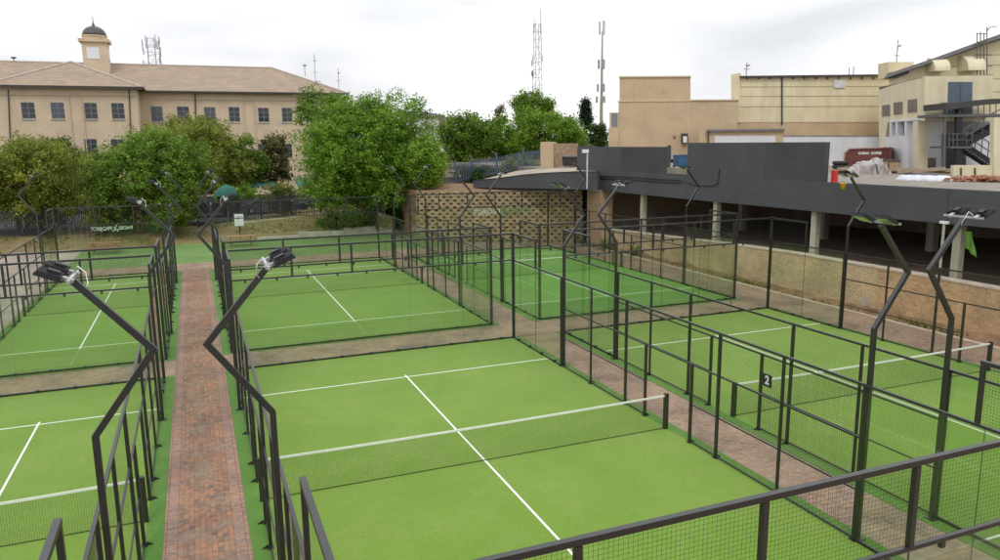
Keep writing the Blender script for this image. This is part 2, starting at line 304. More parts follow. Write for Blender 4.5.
# ------------------------------------------------------------------ mesh helpers
COL = sc.collection
class MB:
    def __init__(s): s.v = []; s.f = []
    def add(s, vs, fs):
        o = len(s.v); s.v += [tuple(v) for v in vs]; s.f += [tuple(i+o for i in f) for f in fs]; return s
    def box(s, x0, x1, y0, y1, z0, z1):
        return s.add([(x0,y0,z0),(x1,y0,z0),(x1,y1,z0),(x0,y1,z0),(x0,y0,z1),(x1,y0,z1),(x1,y1,z1),(x0,y1,z1)],
                     [(0,3,2,1),(4,5,6,7),(0,1,5,4),(1,2,6,5),(2,3,7,6),(3,0,4,7)])
    def bar(s, a, b, w, h=None, up=(0,0,1)):
        a, b = Vector(a), Vector(b); h = h or w; d = (b-a).normalized(); upv = Vector(up)
        if abs(d.dot(upv)) > .99: upv = Vector((0, 1, 0))
        sx = d.cross(upv).normalized()*w/2; sz = sx.cross(d).normalized()*h/2
        vs = [p+i*sx+j*sz for p in (a, b) for i, j in ((-1,-1),(1,-1),(1,1),(-1,1))]
        return s.add(vs, [(0,1,2,3),(7,6,5,4),(0,4,5,1),(1,5,6,2),(2,6,7,3),(3,7,4,0)])
    def tube(s, pts, r, n=8, r1=None, cap=True):
        pts = [Vector(p) for p in pts]; k = len(pts); vs = []
        for i, p in enumerate(pts):
            d = (pts[min(i+1, k-1)]-pts[max(i-1, 0)]).normalized()
            a = d.cross(Vector((0, 0, 1)))
            if a.length < .05: a = d.cross(Vector((1, 0, 0)))
            a.normalize(); b2 = d.cross(a)
            rr = r if r1 is None else r+(r1-r)*i/max(1, k-1)
            vs += [p+rr*(math.cos(2*math.pi*j/n)*a+math.sin(2*math.pi*j/n)*b2) for j in range(n)]
        fs = [(i*n+j, i*n+(j+1) % n, (i+1)*n+(j+1) % n, (i+1)*n+j) for i in range(k-1) for j in range(n)]
        if cap: fs += [tuple(range(n))[::-1], tuple((k-1)*n+j for j in range(n))]
        return s.add(vs, fs)
    def lathe(s, c, prof, n=24):
        c = Vector(c); vs = [c+Vector((r*math.cos(2*math.pi*j/n), r*math.sin(2*math.pi*j/n), z)) for r, z in prof for j in range(n)]
        k = len(prof)
        fs = [(i*n+j, i*n+(j+1) % n, (i+1)*n+(j+1) % n, (i+1)*n+j) for i in range(k-1) for j in range(n)]
        fs += [tuple(range(n))[::-1], tuple((k-1)*n+j for j in range(n))]
        return s.add(vs, fs)
    def prism(s, poly, vec):
        poly = [Vector(p) for p in poly]; vec = Vector(vec); n = len(poly)
        vs = poly+[p+vec for p in poly]
        return s.add(vs, [tuple(range(n)), tuple(range(2*n-1, n-1, -1))]+[(i, i+n, (i+1) % n+n, (i+1) % n) for i in range(n)])
    def build(s, name, m, parent=None, smooth=False, origin=None):
        me = bpy.data.meshes.new(name)
        vs = s.v
        if origin is not None: ox, oy, oz = origin; vs = [(a-ox, b-oy, c-oz) for a, b, c in vs]
        me.from_pydata(vs, [], s.f); me.validate()
        bm = bmesh.new(); bm.from_mesh(me); bmesh.ops.recalc_face_normals(bm, faces=bm.faces); bm.to_mesh(me); bm.free()
        if isinstance(m, str): m = MATS[m]
        me.materials.append(m)
        if smooth:
            for p in me.polygons: p.use_smooth = True
        o = bpy.data.objects.new(name, me); COL.objects.link(o)
        if parent is not None:
            o.parent = parent
            if origin is not None: o.location = origin
        elif origin is not None: o.location = origin
        return o
def tag(o, label=None, cat=None, group=None, kind=None):
    if label: o['label'] = label
    if cat: o['category'] = cat
    if group: o['group'] = group
    if kind: o['kind'] = kind
    return o
def thing(name, loc, label, cat, group=None, rz=0):
    o = bpy.data.objects.new(name, None); COL.objects.link(o); o.location = loc; o.rotation_euler = (0, 0, rz); o.empty_display_size = .2
    return tag(o, label, cat, group)
def dup(root, loc, rz=None, label=None):
    r = root.copy(); COL.objects.link(r); r.location = loc
    if rz is not None: r.rotation_euler = (0, 0, rz)
    if label: r['label'] = label
    for ch in list(root.children):
        c = ch.copy(); COL.objects.link(c); c.parent = r
        for g in ch.children:
            d = g.copy(); COL.objects.link(d); d.parent = c
    return r
def Wp(mb, name, m, root, smooth=False):
    """part whose vertices were given in world coordinates, under an unrotated root"""
    return mb_shift(mb, root).build(name, m, root, smooth)
def glass_panel(mb, root, axis):
    o = Wp(mb, 'glass_panel', 'court_glass', root); o.data.materials.append(MATS['glass_edge'])
    for p in o.data.polygons:
        if abs(p.normal[axis]) > .5 or p.normal.z > .5: p.material_index = 1
    return o
def mb_shift(mb, root):
    l = root.location; mb.v = [(a-l[0], b-l[1], c-l[2]) for a, b, c in mb.v]; return mb
def structure(mb, name, m, kind='structure', smooth=False): return tag(mb.build(name, m, None, smooth), kind=kind)
# ------------------------------------------------------------------ ground
def sheet(name, x0, x1, y0, y1, z, m, kind='structure', base=None):
    mb = MB(); mb.box(x0, x1, y0, y1, z-.03 if base is None else base, z); return structure(mb, name, m)
big = MB(); big.add([(-1500, -600, -.06), (1500, -600, -.06), (1500, 2200, -.06), (-1500, 2200, -.06)], [(0, 1, 2, 3)])
structure(big, 'ground', 'rough_ground')
sheet('paving', -13.6, 19.85, -9, 45.5, 0, 'paver_cross', base=-.05)
sheet('path', -6.58, -5.60, -9, 43.2, .004, 'paver', base=-.01)
mbp = MB(); mbp.box(-6.86, -6.58, -9, 43.2, -.01, .005); mbp.box(-5.60, -5.33, -9, 43.2, -.01, .005); structure(mbp, 'path_edging', 'paver_edge')
sheet('side_yard', -40, -13.6, -9, 60, 0, 'side_yard', base=-.05)
sheet('lawn', -13.6, 11.2, 45.5, 55.6, .006, 'turf_far', base=-.05)
mbp = MB(); mbp.prism([(11.2, 45.5, -.05), (19.85, 45.5, -.05), (19.85, 44, -.05), (20.4, 43.5, -.05), (9.5, 49.6, -.05), (11.2, 50, -.05)], (0, 0, .052))
structure(mbp, 'forecourt', 'paver_cross')

COURTS = dict(C=(7.12, 17.12, 0), A=(-5, 5, 0), F=(-13.17, -7.17, 0), B=(-5, 5, 22.3), D=(7.14, 17.14, 22.25), G=(-13.17, -7.17, 22.3))
for k, (x0, x1, y0) in COURTS.items():
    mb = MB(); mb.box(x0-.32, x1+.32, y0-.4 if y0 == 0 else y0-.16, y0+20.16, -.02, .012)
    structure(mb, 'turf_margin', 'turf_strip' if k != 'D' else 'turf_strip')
    mb = MB(); mb.box(x0, x1, y0-.24 if y0 == 0 else y0, y0+20, -.01, .016)
    structure(mb, 'court_turf', 'turf_bright' if k == 'D' else 'turf')
    mb = MB(); z0, z1 = .010, .0205; xc = (x0+x1)/2
    for yy in (3.05, 16.95): mb.box(x0+.03, x1-.03, y0+yy-.025, y0+yy+.025, z0, z1)
    mb.box(xc-.025, xc+.025, y0+2.85, y0+17.15, z0, z1+.002)
    structure(mb, 'court_lines', 'line')

# ------------------------------------------------------------------ padel court enclosures
def rail(root, a, b, w, h=None, name='rail'): return Wp(MB().bar(a, b, w, h), name, 'black_steel', root)
def enclosure(x0, x1, y0, label, openleft=True):
    y1 = y0+20; xc = (x0+x1)/2; yn = y0-.20 if y0 == 0 else y0
    R_ = thing('court_enclosure', (xc, y0+10, 0), label, 'court fence', 'glass and mesh padel court enclosures')
    nb = round((x1-x0)/2)
    for xx in (x0, x1):
        for yy in (yn, y1): Wp(MB().box(xx-.045, xx+.045, yy-.045, yy+.045, 0, 4.02), 'corner_post', 'black_steel', R_)
    for yy, s in ((yn, 1), (y1, -1)):                      # back walls
        rail(R_, (x0+.055, yy, 3.98), (x1-.055, yy, 3.98), .066, .062, 'top_rail')
        mb = MB().bar((x0+.055, yy, 3.0), (x1-.055, yy, 3.0), .05, .05)
        for i in range(nb*2): bx_ = x0+.5+i*(x1-x0)/(nb*2); mb.box(bx_-.03, bx_+.03, yy-.026, yy+.026, 2.90, 2.975)
        Wp(mb, 'middle_rail', 'black_steel', R_)
        mb = MB(); mb.box(x0+.06, x1-.06, yy-.02, yy+.02, .012, .075)
        for i in range(nb*2):
            bx_ = x0+.5+i*(x1-x0)/(nb*2)*1.0
            mb.box(bx_-.04, bx_+.04, yy-.05, yy+.05, .012, .10)
        Wp(mb, 'bottom_channel', 'black_steel', R_)
        for i in range(nb):
            a = x0+i*2; mb = MB(); mb.box(a+(.06 if i == 0 else .006), a+2-(.06 if i == nb-1 else .006), yy-.006, yy+.006, .08, 2.965)
            glass_panel(mb, R_, 0)
            Wp(MB().add([(a+.04, yy, 3.03), (a+1.96, yy, 3.03), (a+1.96, yy, 3.94), (a+.04, yy, 3.94)], [(0, 1, 2, 3)]), 'mesh_panel', 'wire_mesh', R_)
            if i: Wp(MB().box(a-.032, a+.032, yy-.032, yy+.032, 3.03, 3.94), 'post', 'black_steel', R_)
    for xx, ox in ((x0, -1), (x1, 1)):                     # long sides
        for yy, s in ((yn, 1), (y1, -1)):
            bl = 2.13 if y0 == 0 and s > 0 else 2.0
            rail(R_, (xx, yy+s*.055, 3.98), (xx, yy+s*(bl+.03), 3.98), .066, .062, 'top_rail')
            Wp(MB().box(xx-.03, xx+.03, yy+s*bl-.032, yy+s*bl+.032, 3.03, 3.94), 'post', 'black_steel', R_)
            Wp(MB().add([(xx, yy+s*.06, 3.03), (xx, yy+s*(bl-.04), 3.03), (xx, yy+s*(bl-.04), 3.94), (xx, yy+s*.06, 3.94)], [(0, 1, 2, 3)]), 'mesh_panel', 'wire_mesh', R_)
            for i in (0, 1):
                ya, yb = sorted((yy+s*(2*i+(.06 if i == 0 else .006)), (yy+s*1.994) if i == 0 else (y0+3.95 if s > 0 else y1-3.95)))
                glass_panel(MB().box(xx-.006, xx+.006, ya, yb, .08, 2.965), R_, 1)
            ya, yb = sorted((yy+s*.06, y0+3.95 if s > 0 else y1-3.95))
            mb = MB(); mb.box(xx-.02, xx+.02, ya, yb, .012, .075)
            for q in range(4): mb.box(xx-.05, xx+.05, ya+.45+q-.04, ya+.45+q+.04, .012, .10)
            Wp(mb, 'bottom_channel', 'black_steel', R_)
        rail(R_, (xx, yn+.055, 3.0), (xx, y1-.055, 3.0), .048, .045, 'top_rail')
        for o in (4, 6, 8, 9, 11, 12, 14, 16):
            h = 2.0 if o in (9, 11) else 2.97
            if o in (4, 16): h = 2.97
            wd = .026 if o in (6, 14) else .031
            mb = MB(); mb.box(xx-wd, xx+wd, y0+o-wd, y0+o+wd, 0, h)
            for zz in (.6, 1.4, 2.2): 
                if zz < h: mb.box(xx-wd-.004, xx+wd+.004, y0+o-.012, y0+o+.012, zz-.012, zz+.012)
            mb.box(xx-.06, xx+.06, y0+o-.07, y0+o+.07, .012, .024)
            Wp(mb, 'post', 'black_steel', R_)
            mb = MB()                                       # raking foot plate
            mb.prism([(xx+ox*.04, y0+o-.006, .012), (xx+ox*.15, y0+o-.006, .012), (xx+ox*.15, y0+o-.006, .03), (xx+ox*.04, y0+o-.006, .09)], (0, .012, 0))
            Wp(mb, 'foot_plate', 'black_steel', R_)
        for a, b in ((4, 9), (11, 16)):
            rail(R_, (xx, y0+a+.04, 1.0), (xx, y0+b-.04, 1.0), .028, .028)
            rail(R_, (xx, y0+a+.04, .06), (xx, y0+b-.04, .06), .03, .03, 'bottom_rail')
        rail(R_, (xx, y0+4.04, 2.0), (xx, y0+15.96, 2.0), .036, .036)
        for a, b, z0_, z1_ in ((4, 6, .08, 2.97), (6, 8, .08, 2.97), (8, 9, .08, 1.98), (8, 12, 2.02, 2.97), (11, 12, .08, 1.98), (12, 14, .08, 2.97), (14, 16, .08, 2.97)):
            xm = xx-ox*.022
            Wp(MB().add([(xm, y0+a+.04, z0_), (xm, y0+b-.04, z0_), (xm, y0+b-.04, z1_), (xm, y0+a+.04, z1_)], [(0, 1, 2, 3)]), 'mesh_panel', 'wire_mesh', R_)
    return R_
ENC = {}
LBL = dict(A='black framed wide padel court enclosure in the middle foreground right of the brick path',
           B='black framed wide enclosure behind the middle foreground court, right of the path',
           C='black framed wide enclosure at the right beside the yellow brick wall, door plate reading 2',
           D='black framed enclosure round the brightest green court below the block retaining wall',
           F='black framed narrow court enclosure in the foreground left of the brick path',
           G='black framed narrow court enclosure at the far left with banner behind it')
for k, (x0, x1, y0) in COURTS.items(): ENC[k] = enclosure(x0, x1, y0, LBL[k])
# door number plate on court C
pl = thing('number_plate', (7.085, 8.73, 1.40), 'small black plate with a white 2 on the right hand court fence', 'sign')
MB().box(-.012, .0, -.15, .15, -.16, .16).build('plate', 'black_fin', pl)
def text_mesh(body, size, m, name, parent, mat4, extrude=.003, bold=0):
    c = bpy.data.curves.new('txt', 'FONT'); c.body = body; c.size = size; c.extrude = extrude; c.align_x = 'CENTER'; c.align_y = 'CENTER'; c.offset = bold
    o = bpy.data.objects.new('txt', c); COL.objects.link(o)
    dg = bpy.context.evaluated_depsgraph_get(); me = bpy.data.meshes.new_from_object(o.evaluated_get(dg))
    bpy.data.objects.remove(o); me.transform(mat4); me.materials.clear(); me.materials.append(MATS[m])
    r = bpy.data.objects.new(name, me); COL.objects.link(r); r.parent = parent; return r
# text plane normal towards -X : local x -> -Y, local y -> Z
M_negX = Matrix(((0, 0, -1, -.016), (-1, 0, 0, 0), (0, 1, 0, 0), (0, 0, 0, 1)))
text_mesh('2', .30, 'sign_white', 'digit', pl, M_negX, bold=.012)

# ------------------------------------------------------------------ nets
def net(x0, x1, y0, label):
    xc = (x0+x1)/2; R_ = thing('tennis_net', (xc, y0+10, 0), label, 'net', 'padel court nets')
    hw = (x1-x0)/2-.02
    for s in (-1, 1):
        MB().box(s*hw-.05, s*hw+.05, -.05, .05, .012, .96).build('net_post', 'black_steel', R_)
    n = 16; pt = [(-hw+.05+(2*hw-.1)*i/n) for i in range(n+1)]
    zt = [.90-.035*(1-(x/hw)**2) for x in pt]
    vs = [(x, 0, .03) for x in pt]+[(x, 0, z-.02) for x, z in zip(pt, zt)]
    MB().add(vs, [(i, i+1, n+2+i, n+1+i) for i in range(n)]).build('netting', 'net_mesh', R_)
    mb = MB()
    for i in range(n): mb.bar((pt[i], 0, zt[i]), (pt[i+1], 0, zt[i+1]), .02, .048)
    mb.build('tape', 'net_tape', R_)
    MB().bar((-hw+.05, 0, .03), (hw-.05, 0, .03), .01, .014).build('bottom_cord', 'net_cord', R_)
    return R_
NL = dict(A='long net with white tape across the middle foreground court', B='net with white tape on the court behind the middle foreground one',
          C='net with white tape on the right hand court beside the brick wall', D='net with white tape on the brightest green court',
          F='short net with white tape on the narrow foreground court at the left', G='short net with white tape on the narrow far left court')
for k, (x0, x1, y0) in COURTS.items(): net(x0, x1, y0, NL[k])

# ------------------------------------------------------------------ floodlight posts
def floodlight():
    """bent square post standing 4 m up the fence line, kinked outwards (+x) and back; heads hang on the -x side"""
    R_ = thing('floodlight_post', (0, 0, 0), 'x', 'floodlight', 'bent black floodlight posts on the court fences')
    W_ = .037
    # one profile swept: mitred corners
    P = [(0, 0.02), (0, 4.02), (.70, 4.98), (-.05, 5.86)]
    def off(s):
        o = []
        for i, (x, z) in enumerate(P):
            d1 = Vector((P[i][0]-P[i-1][0], P[i][1]-P[i-1][1])).normalized() if i else None
            d2 = Vector((P[i+1][0]-P[i][0], P[i+1][1]-P[i][1])).normalized() if i < 3 else None
            if d1 is None: nrm = Vector((-d2.y, d2.x)); k = 1
            elif d2 is None: nrm = Vector((-d1.y, d1.x)); k = 1
            else:
                nrm = (Vector((-d1.y, d1.x))+Vector((-d2.y, d2.x))).normalized(); k = 1/max(.35, nrm.dot(Vector((-d1.y, d1.x))))
            o.append((x+nrm.x*s*k, z+nrm.y*s*k))
        return o
    L_, R2 = off(W_), off(-W_); mb = MB(); n = len(P); vs = []
    for y in (-W_, W_): vs += [(x, y, z) for x, z in L_]+[(x, y, z) for x, z in R2]
    fs = []
    for i in range(n-1):
        fs += [(i, i+1, n+i+1, n+i), (2*n+i, 3*n+i, 3*n+i+1, 2*n+i+1), (i, 2*n+i, 2*n+i+1, i+1), (n+i, n+i+1, 3*n+i+1, 3*n+i)]
    fs += [(0, n, 3*n, 2*n), (n-1, 3*n-1, 4*n-1, 2*n-1)]
    mb.add(vs, fs); mb.build('pole', 'black_steel', R_)
    MB().box(-.10, .10, -.10, .10, .012, .03).build('base_plate', 'black_steel', R_)
    mb = MB(); mb.bar((-.04, -.38, 5.90), (-.04, .38, 5.90), .035, .035); cb = mb.build('crossbar', 'silver', R_)
    mb = MB(); mb.tube([(.05, .05, 5.74), (.09, .08, 5.80), (.07, .13, 5.92), (.0, .12, 6.0), (-.04, .2, 5.93)], .008, 6); mb.build('cable', 'white_cable', R_, True)
    for s in (-1, 1):
        yc = s*.24
        tl = math.radians(-24)
        def T(x, y, z):                                    # head hangs to -x from the crossbar and tilts down
            xx = x*math.cos(tl)-z*math.sin(tl); zz = x*math.sin(tl)+z*math.cos(tl)
            return (-.06+xx, yc+y, 5.93-.02+zz)
        def tb(x0, x1, y0, y1, z0, z1, mb):
            mb.add([T(x, y, z) for z in (z0, z1) for x, y in ((x0, y0), (x1, y0), (x1, y1), (x0, y1))],
                   [(0, 3, 2, 1), (4, 5, 6, 7), (0, 1, 5, 4), (1, 2, 6, 5), (2, 3, 7, 6), (3, 0, 4, 7)])
        def flip(x0, x1): return (-x1, -x0)
        mb = MB(); a, b_ = flip(.03, .31)
        tb(a, b_, -.145, .145, -.03, .0, mb)
        for i in range(11): yy = -.135+i*.027; tb(a+.015, b_-.03, yy-.005, yy+.005, .0, .03, mb)
        hd = mb.build('lamp_head', 'black_fin', R_)
        mb = MB(); tb(a+.03, b_-.03, -.12, .12, -.036, -.031, mb); mb.build('lens', 'led_lens', hd)
        mb = MB(); tb(a+.10, a+.22, -.05, .05, .03, .06, mb); mb.build('driver_box', 'black_fin', hd)
        mb = MB(); tb(-.06, .06, -.03, .03, -.02, .02, mb); mb.build('bracket', 'silver', hd)
    return R_
LAMPS = [('A', 1, 4, 'bent floodlight post right of the middle foreground court, nearer of that side'),
         ('A', 1, 16, 'bent floodlight post on the right side of the middle foreground court, farther of that side'),
         ('A', -1, 4, 'bent floodlight post large beside the brick path, nearest on its right'),
         ('A', -1, 16, 'bent floodlight post on the left side of the middle foreground court, beyond the nearest one'),
         ('C', -1, 4, 'bent floodlight post at the right edge, its heads above the green cloth'),
         ('C', -1, 16, 'bent floodlight post left of the right hand court, heads before the deck underside'),
         ('C', 1, 16, 'bent floodlight post beside the yellow brick wall, reaching up to the rubble on the deck'),
         ('F', 1, 4, 'bent floodlight post large at the left, nearest on the left of the path'),
         ('F', 1, 16, 'bent floodlight post on the right side of the narrow foreground court, beyond the nearest one'),
         ('F', -1, 16, None), ('B', 1, 4, 'bent floodlight post on the near right of the court behind the middle foreground one'),
         ('B', 1, 16, 'bent floodlight post at the right, rear corner of the court before the big tree'),
         ('B', -1, 4, 'bent floodlight post near the path on the near left of the second middle court'),
         ('B', -1, 16, 'bent floodlight post near the path at the far left of the second middle court'),
         ('D', -1, 4, 'bent floodlight post on the near left of the brightest green court'),
         ('D', -1, 16, 'bent floodlight post on the far left of the brightest green court'),
         ('D', 1, 4, 'floodlight post on the near right of the brightest court, before the parapet gap'),
         ('D', 1, 16, 'bent floodlight post on the far right of the brightest green court, before the ramp wall'),
         ('G', 1, 4, 'bent floodlight post on the near right of the far left narrow court'),
         ('G', 1, 16, 'bent floodlight post on the far right of the far left narrow court'),
         ('G', -1, 16, 'bent floodlight post leftmost of all, on the outer side of the far left court')]
proto = None
for k, s, o, lb in LAMPS:
    if lb is None: continue
    x0, x1, y0 = COURTS[k]; x = (x1 if s > 0 else x0)+s*.0
    loc = (x+s*.095, y0+o, 0)
    if proto is None:
        proto = floodlight(); proto.location = loc; proto.rotation_euler = (0, 0, 0 if s > 0 else math.pi); proto['label'] = lb
    else: dup(proto, loc, 0 if s > 0 else math.pi, lb)

# mirrored lettering stuck on the outside of two back walls (read from behind here)
def wall_lettering(xc, y, z, wd, label, green):
    R_ = thing('glass_lettering', (xc, y, z), label, 'lettering', 'mirrored stickers on the court glass')
    k = wd/2.4
    Mx = Matrix(((-1, 0, 0, 0), (0, 0, -1, 0), (0, 1, 0, 0), (0, 0, 0, 1)))
    text_mesh('PADEL', .34*k, 'sticker_green' if green else 'sticker', 'word', R_, Matrix.Translation((.82*k, 0, 0)) @ Mx, .002, .008)
    text_mesh('PROJECT', .34*k, 'sticker', 'word', R_, Matrix.Translation((-.72*k, 0, 0)) @ Mx, .002, .008)
    g = MB()                                                # running player with racket, flat vinyl figure
    def seg(a, b, w): g.bar((a[0]*k, 0, a[1]*k), (b[0]*k, 0, b[1]*k), w*k, .006, up=(0, 1, 0))
    seg((.20, .12), (.15, -.05), .10); seg((.15, -.05), (.04, -.22), .06); seg((.15, -.05), (.29, -.13), .06); seg((.29, -.13), (.34, -.26), .05)
    seg((.20, .10), (.05, .04), .04); seg((.20, .10), (.33, .20), .04)
    g.lathe((.24*k, 0, .19*k), [(.0, -.05*k), (.05*k, 0), (.0, .05*k)], 8)
    g.lathe((.38*k, 0, .27*k), [(.0, -.004), (.06*k, 0), (.0, .004)], 10)
    g.build('player_emblem', 'sticker_green' if green else 'sticker', R_)
pa, pb = onY(94, 230, 42.31), onY(131, 227, 42.31)
wall_lettering((pa.x+pb.x)/2, 42.33, (pa.z+pb.z)/2, (pb.x-pa.x), 'white mirrored lettering with player emblem on the far left court glass', False)
pa, pb = onY(474, 212, 42.27), onY(527, 211, 42.27)
wall_lettering((pa.x+pb.x)/2, 42.29, (pa.z+pb.z)/2, (pb.x-pa.x)*.88, 'pale and green mirrored lettering before the block retaining wall', True)
# ------------------------------------------------------------------ parking deck on the right
DX = 20.6
dk = thing('parking_deck', (DX, 20, 0), 'raised parking deck with dark fascia over a shadowy undercroft beside the right hand court', 'parking deck')
fasc = MB()
prof = [(-8, 4.20, 5.40), (12.4, 4.10, 5.40), (19.5, 4.03, 5.38), (25.4, 4.0, 5.36), (30.9, 3.95, 5.34), (39.9, 3.92, 5.34), (44.6, 3.80, 5.30)]
for (ya, b0, t0), (yb, b1, t1) in zip(prof, prof[1:]):
    fasc.add([(DX, ya, b0), (DX, yb, b1), (DX, yb, t1), (DX, ya, t0), (DX+.3, ya, b0), (DX+.3, yb, b1), (DX+.3, yb, t1), (DX+.3, ya, t0)],
             [(0, 3, 2, 1), (4, 5, 6, 7), (3, 7, 6, 2), (0, 1, 5, 4)])
Wp(fasc, 'fascia', 'dark_plaster', dk)
Wp(MB().box(DX+.3, 62, -8, 75, 4.85, 5.17), 'deck_slab', 'concrete', dk)
mb = MB()
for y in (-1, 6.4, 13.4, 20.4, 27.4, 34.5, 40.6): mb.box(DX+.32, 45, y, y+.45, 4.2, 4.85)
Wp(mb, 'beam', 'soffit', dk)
for y in [-1.2, 6.6]+[onX(u_, v_, DX+.46).y for u_, v_ in ((957, 262), (814, 250), (716, 236), (643, 228))]:
    Wp(MB().box(DX+.32, DX+.60, y-.16, y+.16, .9, 4.86), 'column', 'column_paint', dk)
for i, y in enumerate((6.8, 13.85, 20.9, 27.9, 35.0)):
    Wp(MB().box(DX+7.3, DX+7.7, y-.2, y+.2, .9, 4.2), 'column', 'column_paint', dk)
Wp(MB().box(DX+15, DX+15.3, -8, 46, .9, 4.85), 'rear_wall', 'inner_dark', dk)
Wp(MB().box(DX+.6, DX+15, 42.6, 42.9, .9, 4.85), 'end_wall', 'pier_brick', dk)
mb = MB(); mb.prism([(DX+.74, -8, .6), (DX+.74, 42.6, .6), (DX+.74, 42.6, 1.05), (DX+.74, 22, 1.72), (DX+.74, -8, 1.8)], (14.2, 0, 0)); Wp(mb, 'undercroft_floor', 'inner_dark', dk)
# tall solid parapets on the fascia
for ya, yb, zt, zm in ((33.0, 44.5, 6.93, 38.2), (20.75, 31.0, 7.16, 24.6)):
    Wp(MB().box(DX+.012, DX+.26, zm, yb, 5.30, zt), 'parapet', 'dark_plaster', dk)
    Wp(MB().box(DX+.004, DX+.26, ya, zm-.004, 5.30, zt), 'parapet', 'dark_plaster_panel', dk)
Wp(MB().box(DX+.02, DX+1.2, 31.0, 33.0, 5.36, 5.72), 'kerb_step', 'concrete', dk)
for z in (5.02, 4.86):                                         # conduit along the fascia
    pts = [(DX-.03, 31.5+i*1.3, z-.02*math.sin(i*1.1)-.012*i) for i in range(10)]
    Wp(MB().tube(pts, .022, 5), 'conduit', 'black_fin', dk)
Wp(MB().tube([(DX-.03, 31.5, 5.0), (DX-.04, 30, 4.8), (DX-.03, 28.5, 4.84), (DX-.03, 28.1, 5.0), (DX-.03, 28.05, 5.75)], .022, 5), 'conduit', 'black_fin', dk)
Wp(MB().box(DX-.006, DX, 14.55, 14.6, 4.12, 5.38), 'expansion_joint', 'dark_trim', dk)
# brick pier at the far end
pr = thing('brick_pier', (21.0, 41.6, 0), 'tan brick pier at the far end of the deck, beside the block retaining wall', 'pier')
Wp(MB().box(20.45, 21.5, 40.75, 42.6, 0, 3.86), 'shaft', 'pier_brick', pr)
Wp(MB().box(20.40, 21.55, 40.7, 42.65, 3.86, 3.93), 'cap', 'concrete_light', pr)
# yellow brick retaining wall
yw = thing('brick_wall', (20.5, 16, 0), 'weathered yellow brick retaining wall along the right edge below the deck', 'wall')
wl = MB(); wo = MB(); segs = [(-8, 1.95), (17.3, 1.95), (22, 1.93), (27, 1.80), (33, 1.55), (40.6, 1.25)]
for (ya, za), (yb, zb) in zip(segs, segs[1:]):
    x0, x1 = 20.45, 20.83
    (wo if yb < 18 else wl).add([(x0, ya, -.05), (x0, yb, -.05), (x0, yb, zb), (x0, ya, za), (x1, ya, -.05), (x1, yb, -.05), (x1, yb, zb), (x1, ya, za)], [(0, 3, 2, 1), (4, 5, 6, 7), (0, 1, 5, 4)])
Wp(wl, 'brickwork', 'yellow_brick', yw); Wp(wo, 'brickwork', 'orange_brick', yw)
cp_ = MB()
for (ya, za), (yb, zb) in zip(segs, segs[1:]):
    x0, x1 = 20.42, 20.86
    cp_.add([(x0, ya, za), (x0, yb, zb), (x0, yb, zb+.07), (x0, ya, za+.07), (x1, ya, za), (x1, yb, zb), (x1, yb, zb+.07), (x1, ya, za+.07)], [(0, 3, 2, 1), (4, 5, 6, 7), (3, 7, 6, 2), (0, 1, 5, 4)])
Wp(cp_, 'coping', 'kerb', yw)
mb = MB(); pq = onX(864, 302, 20.44); mb.prism([(20.445, pq.y-.25, pq.z), (20.445, pq.y, pq.z-.3), (20.445, pq.y+.25, pq.z), (20.445, pq.y, pq.z+.3)], (-.02, 0, 0))
Wp(mb, 'patch', 'concrete_light', yw)
# soil verge along the wall, uneven, and the kerb
random.seed(5)
mb = MB(); n = 120; vs = []; fs = []
for i in range(n+1):
    y = -8+48.4*i/n
    for j, (x, h) in enumerate(((19.98, .0), (20.12, .05), (20.28, .10), (20.46, .22))):
        vs.append((x, y, .01+h*(.5+1.1*noise.noise(Vector((x*2, y*.7, 1)))+.5)+random.uniform(-.015, .015) if j else .005))
for i in range(n):
    for j in range(3): a = i*4+j; fs.append((a, a+1, a+5, a+4))
mb.add(vs, fs); structure(mb, 'soil_verge', 'soil', smooth=True)
mb = MB()
for i in range(38): y = -6+i*1.2; mb.box(19.86, 19.97, y, y+1.19, -.05, .05+random.uniform(-.006, .006))
structure(mb, 'kerb', 'kerb')
# block retaining wall (open blocks with planting pockets)
A_ = Vector((9.4, 49.05, 0)); B_ = Vector((20.45, 43.3, 0)); D_ = (B_-A_).normalized(); Nn = Vector((D_.y, -D_.x, 0)); Lw = (B_-A_).length
cw = thing('retaining_wall', tuple((A_+B_)/2), 'tan concrete block retaining wall with staggered planting holes, behind the bright green court', 'wall')
mb = MB(); random.seed(3)
rows = 15; rh = .25
for r in range(rows):
    x = -.3+(.28 if r % 2 else 0)
    while x < Lw-.1:
        bl = .33+random.uniform(-.02, .02); a, b_ = max(0, x), min(Lw, x+bl)
        if b_-a > .1:
            o = A_+D_*a-Nn*(.10*r*.35)+Nn*random.uniform(-.05, .05); p = A_+D_*b_-Nn*(.10*r*.35)
            p = o+D_*(b_-a); z = r*rh+random.uniform(-.01, .01); dpt = Nn*.30
            q = [o, p, p-dpt, o-dpt]
            mb.add([(v.x, v.y, zz) for zz in (z, z+rh*.52) for v in q], [(0, 3, 2, 1), (4, 5, 6, 7), (0, 1, 5, 4), (1, 2, 6, 5), (2, 3, 7, 6), (3, 0, 4, 7)])
        # thin ledge course between
        x += .56
    o = A_-Nn*(.10*r*.35+.02); p = B_-Nn*(.10*r*.35+.02); z = r*rh+rh*.52
    q = [o, p, p-Nn*.25, o-Nn*.25]
    mb.add([(v.x, v.y, zz) for zz in (z+.002, z+rh*.48-.004) for v in q], [(0, 3, 2, 1), (4, 5, 6, 7), (0, 1, 5, 4), (1, 2, 6, 5), (2, 3, 7, 6), (3, 0, 4, 7)])
Wp(mb, 'blocks', 'crib_block', cw)
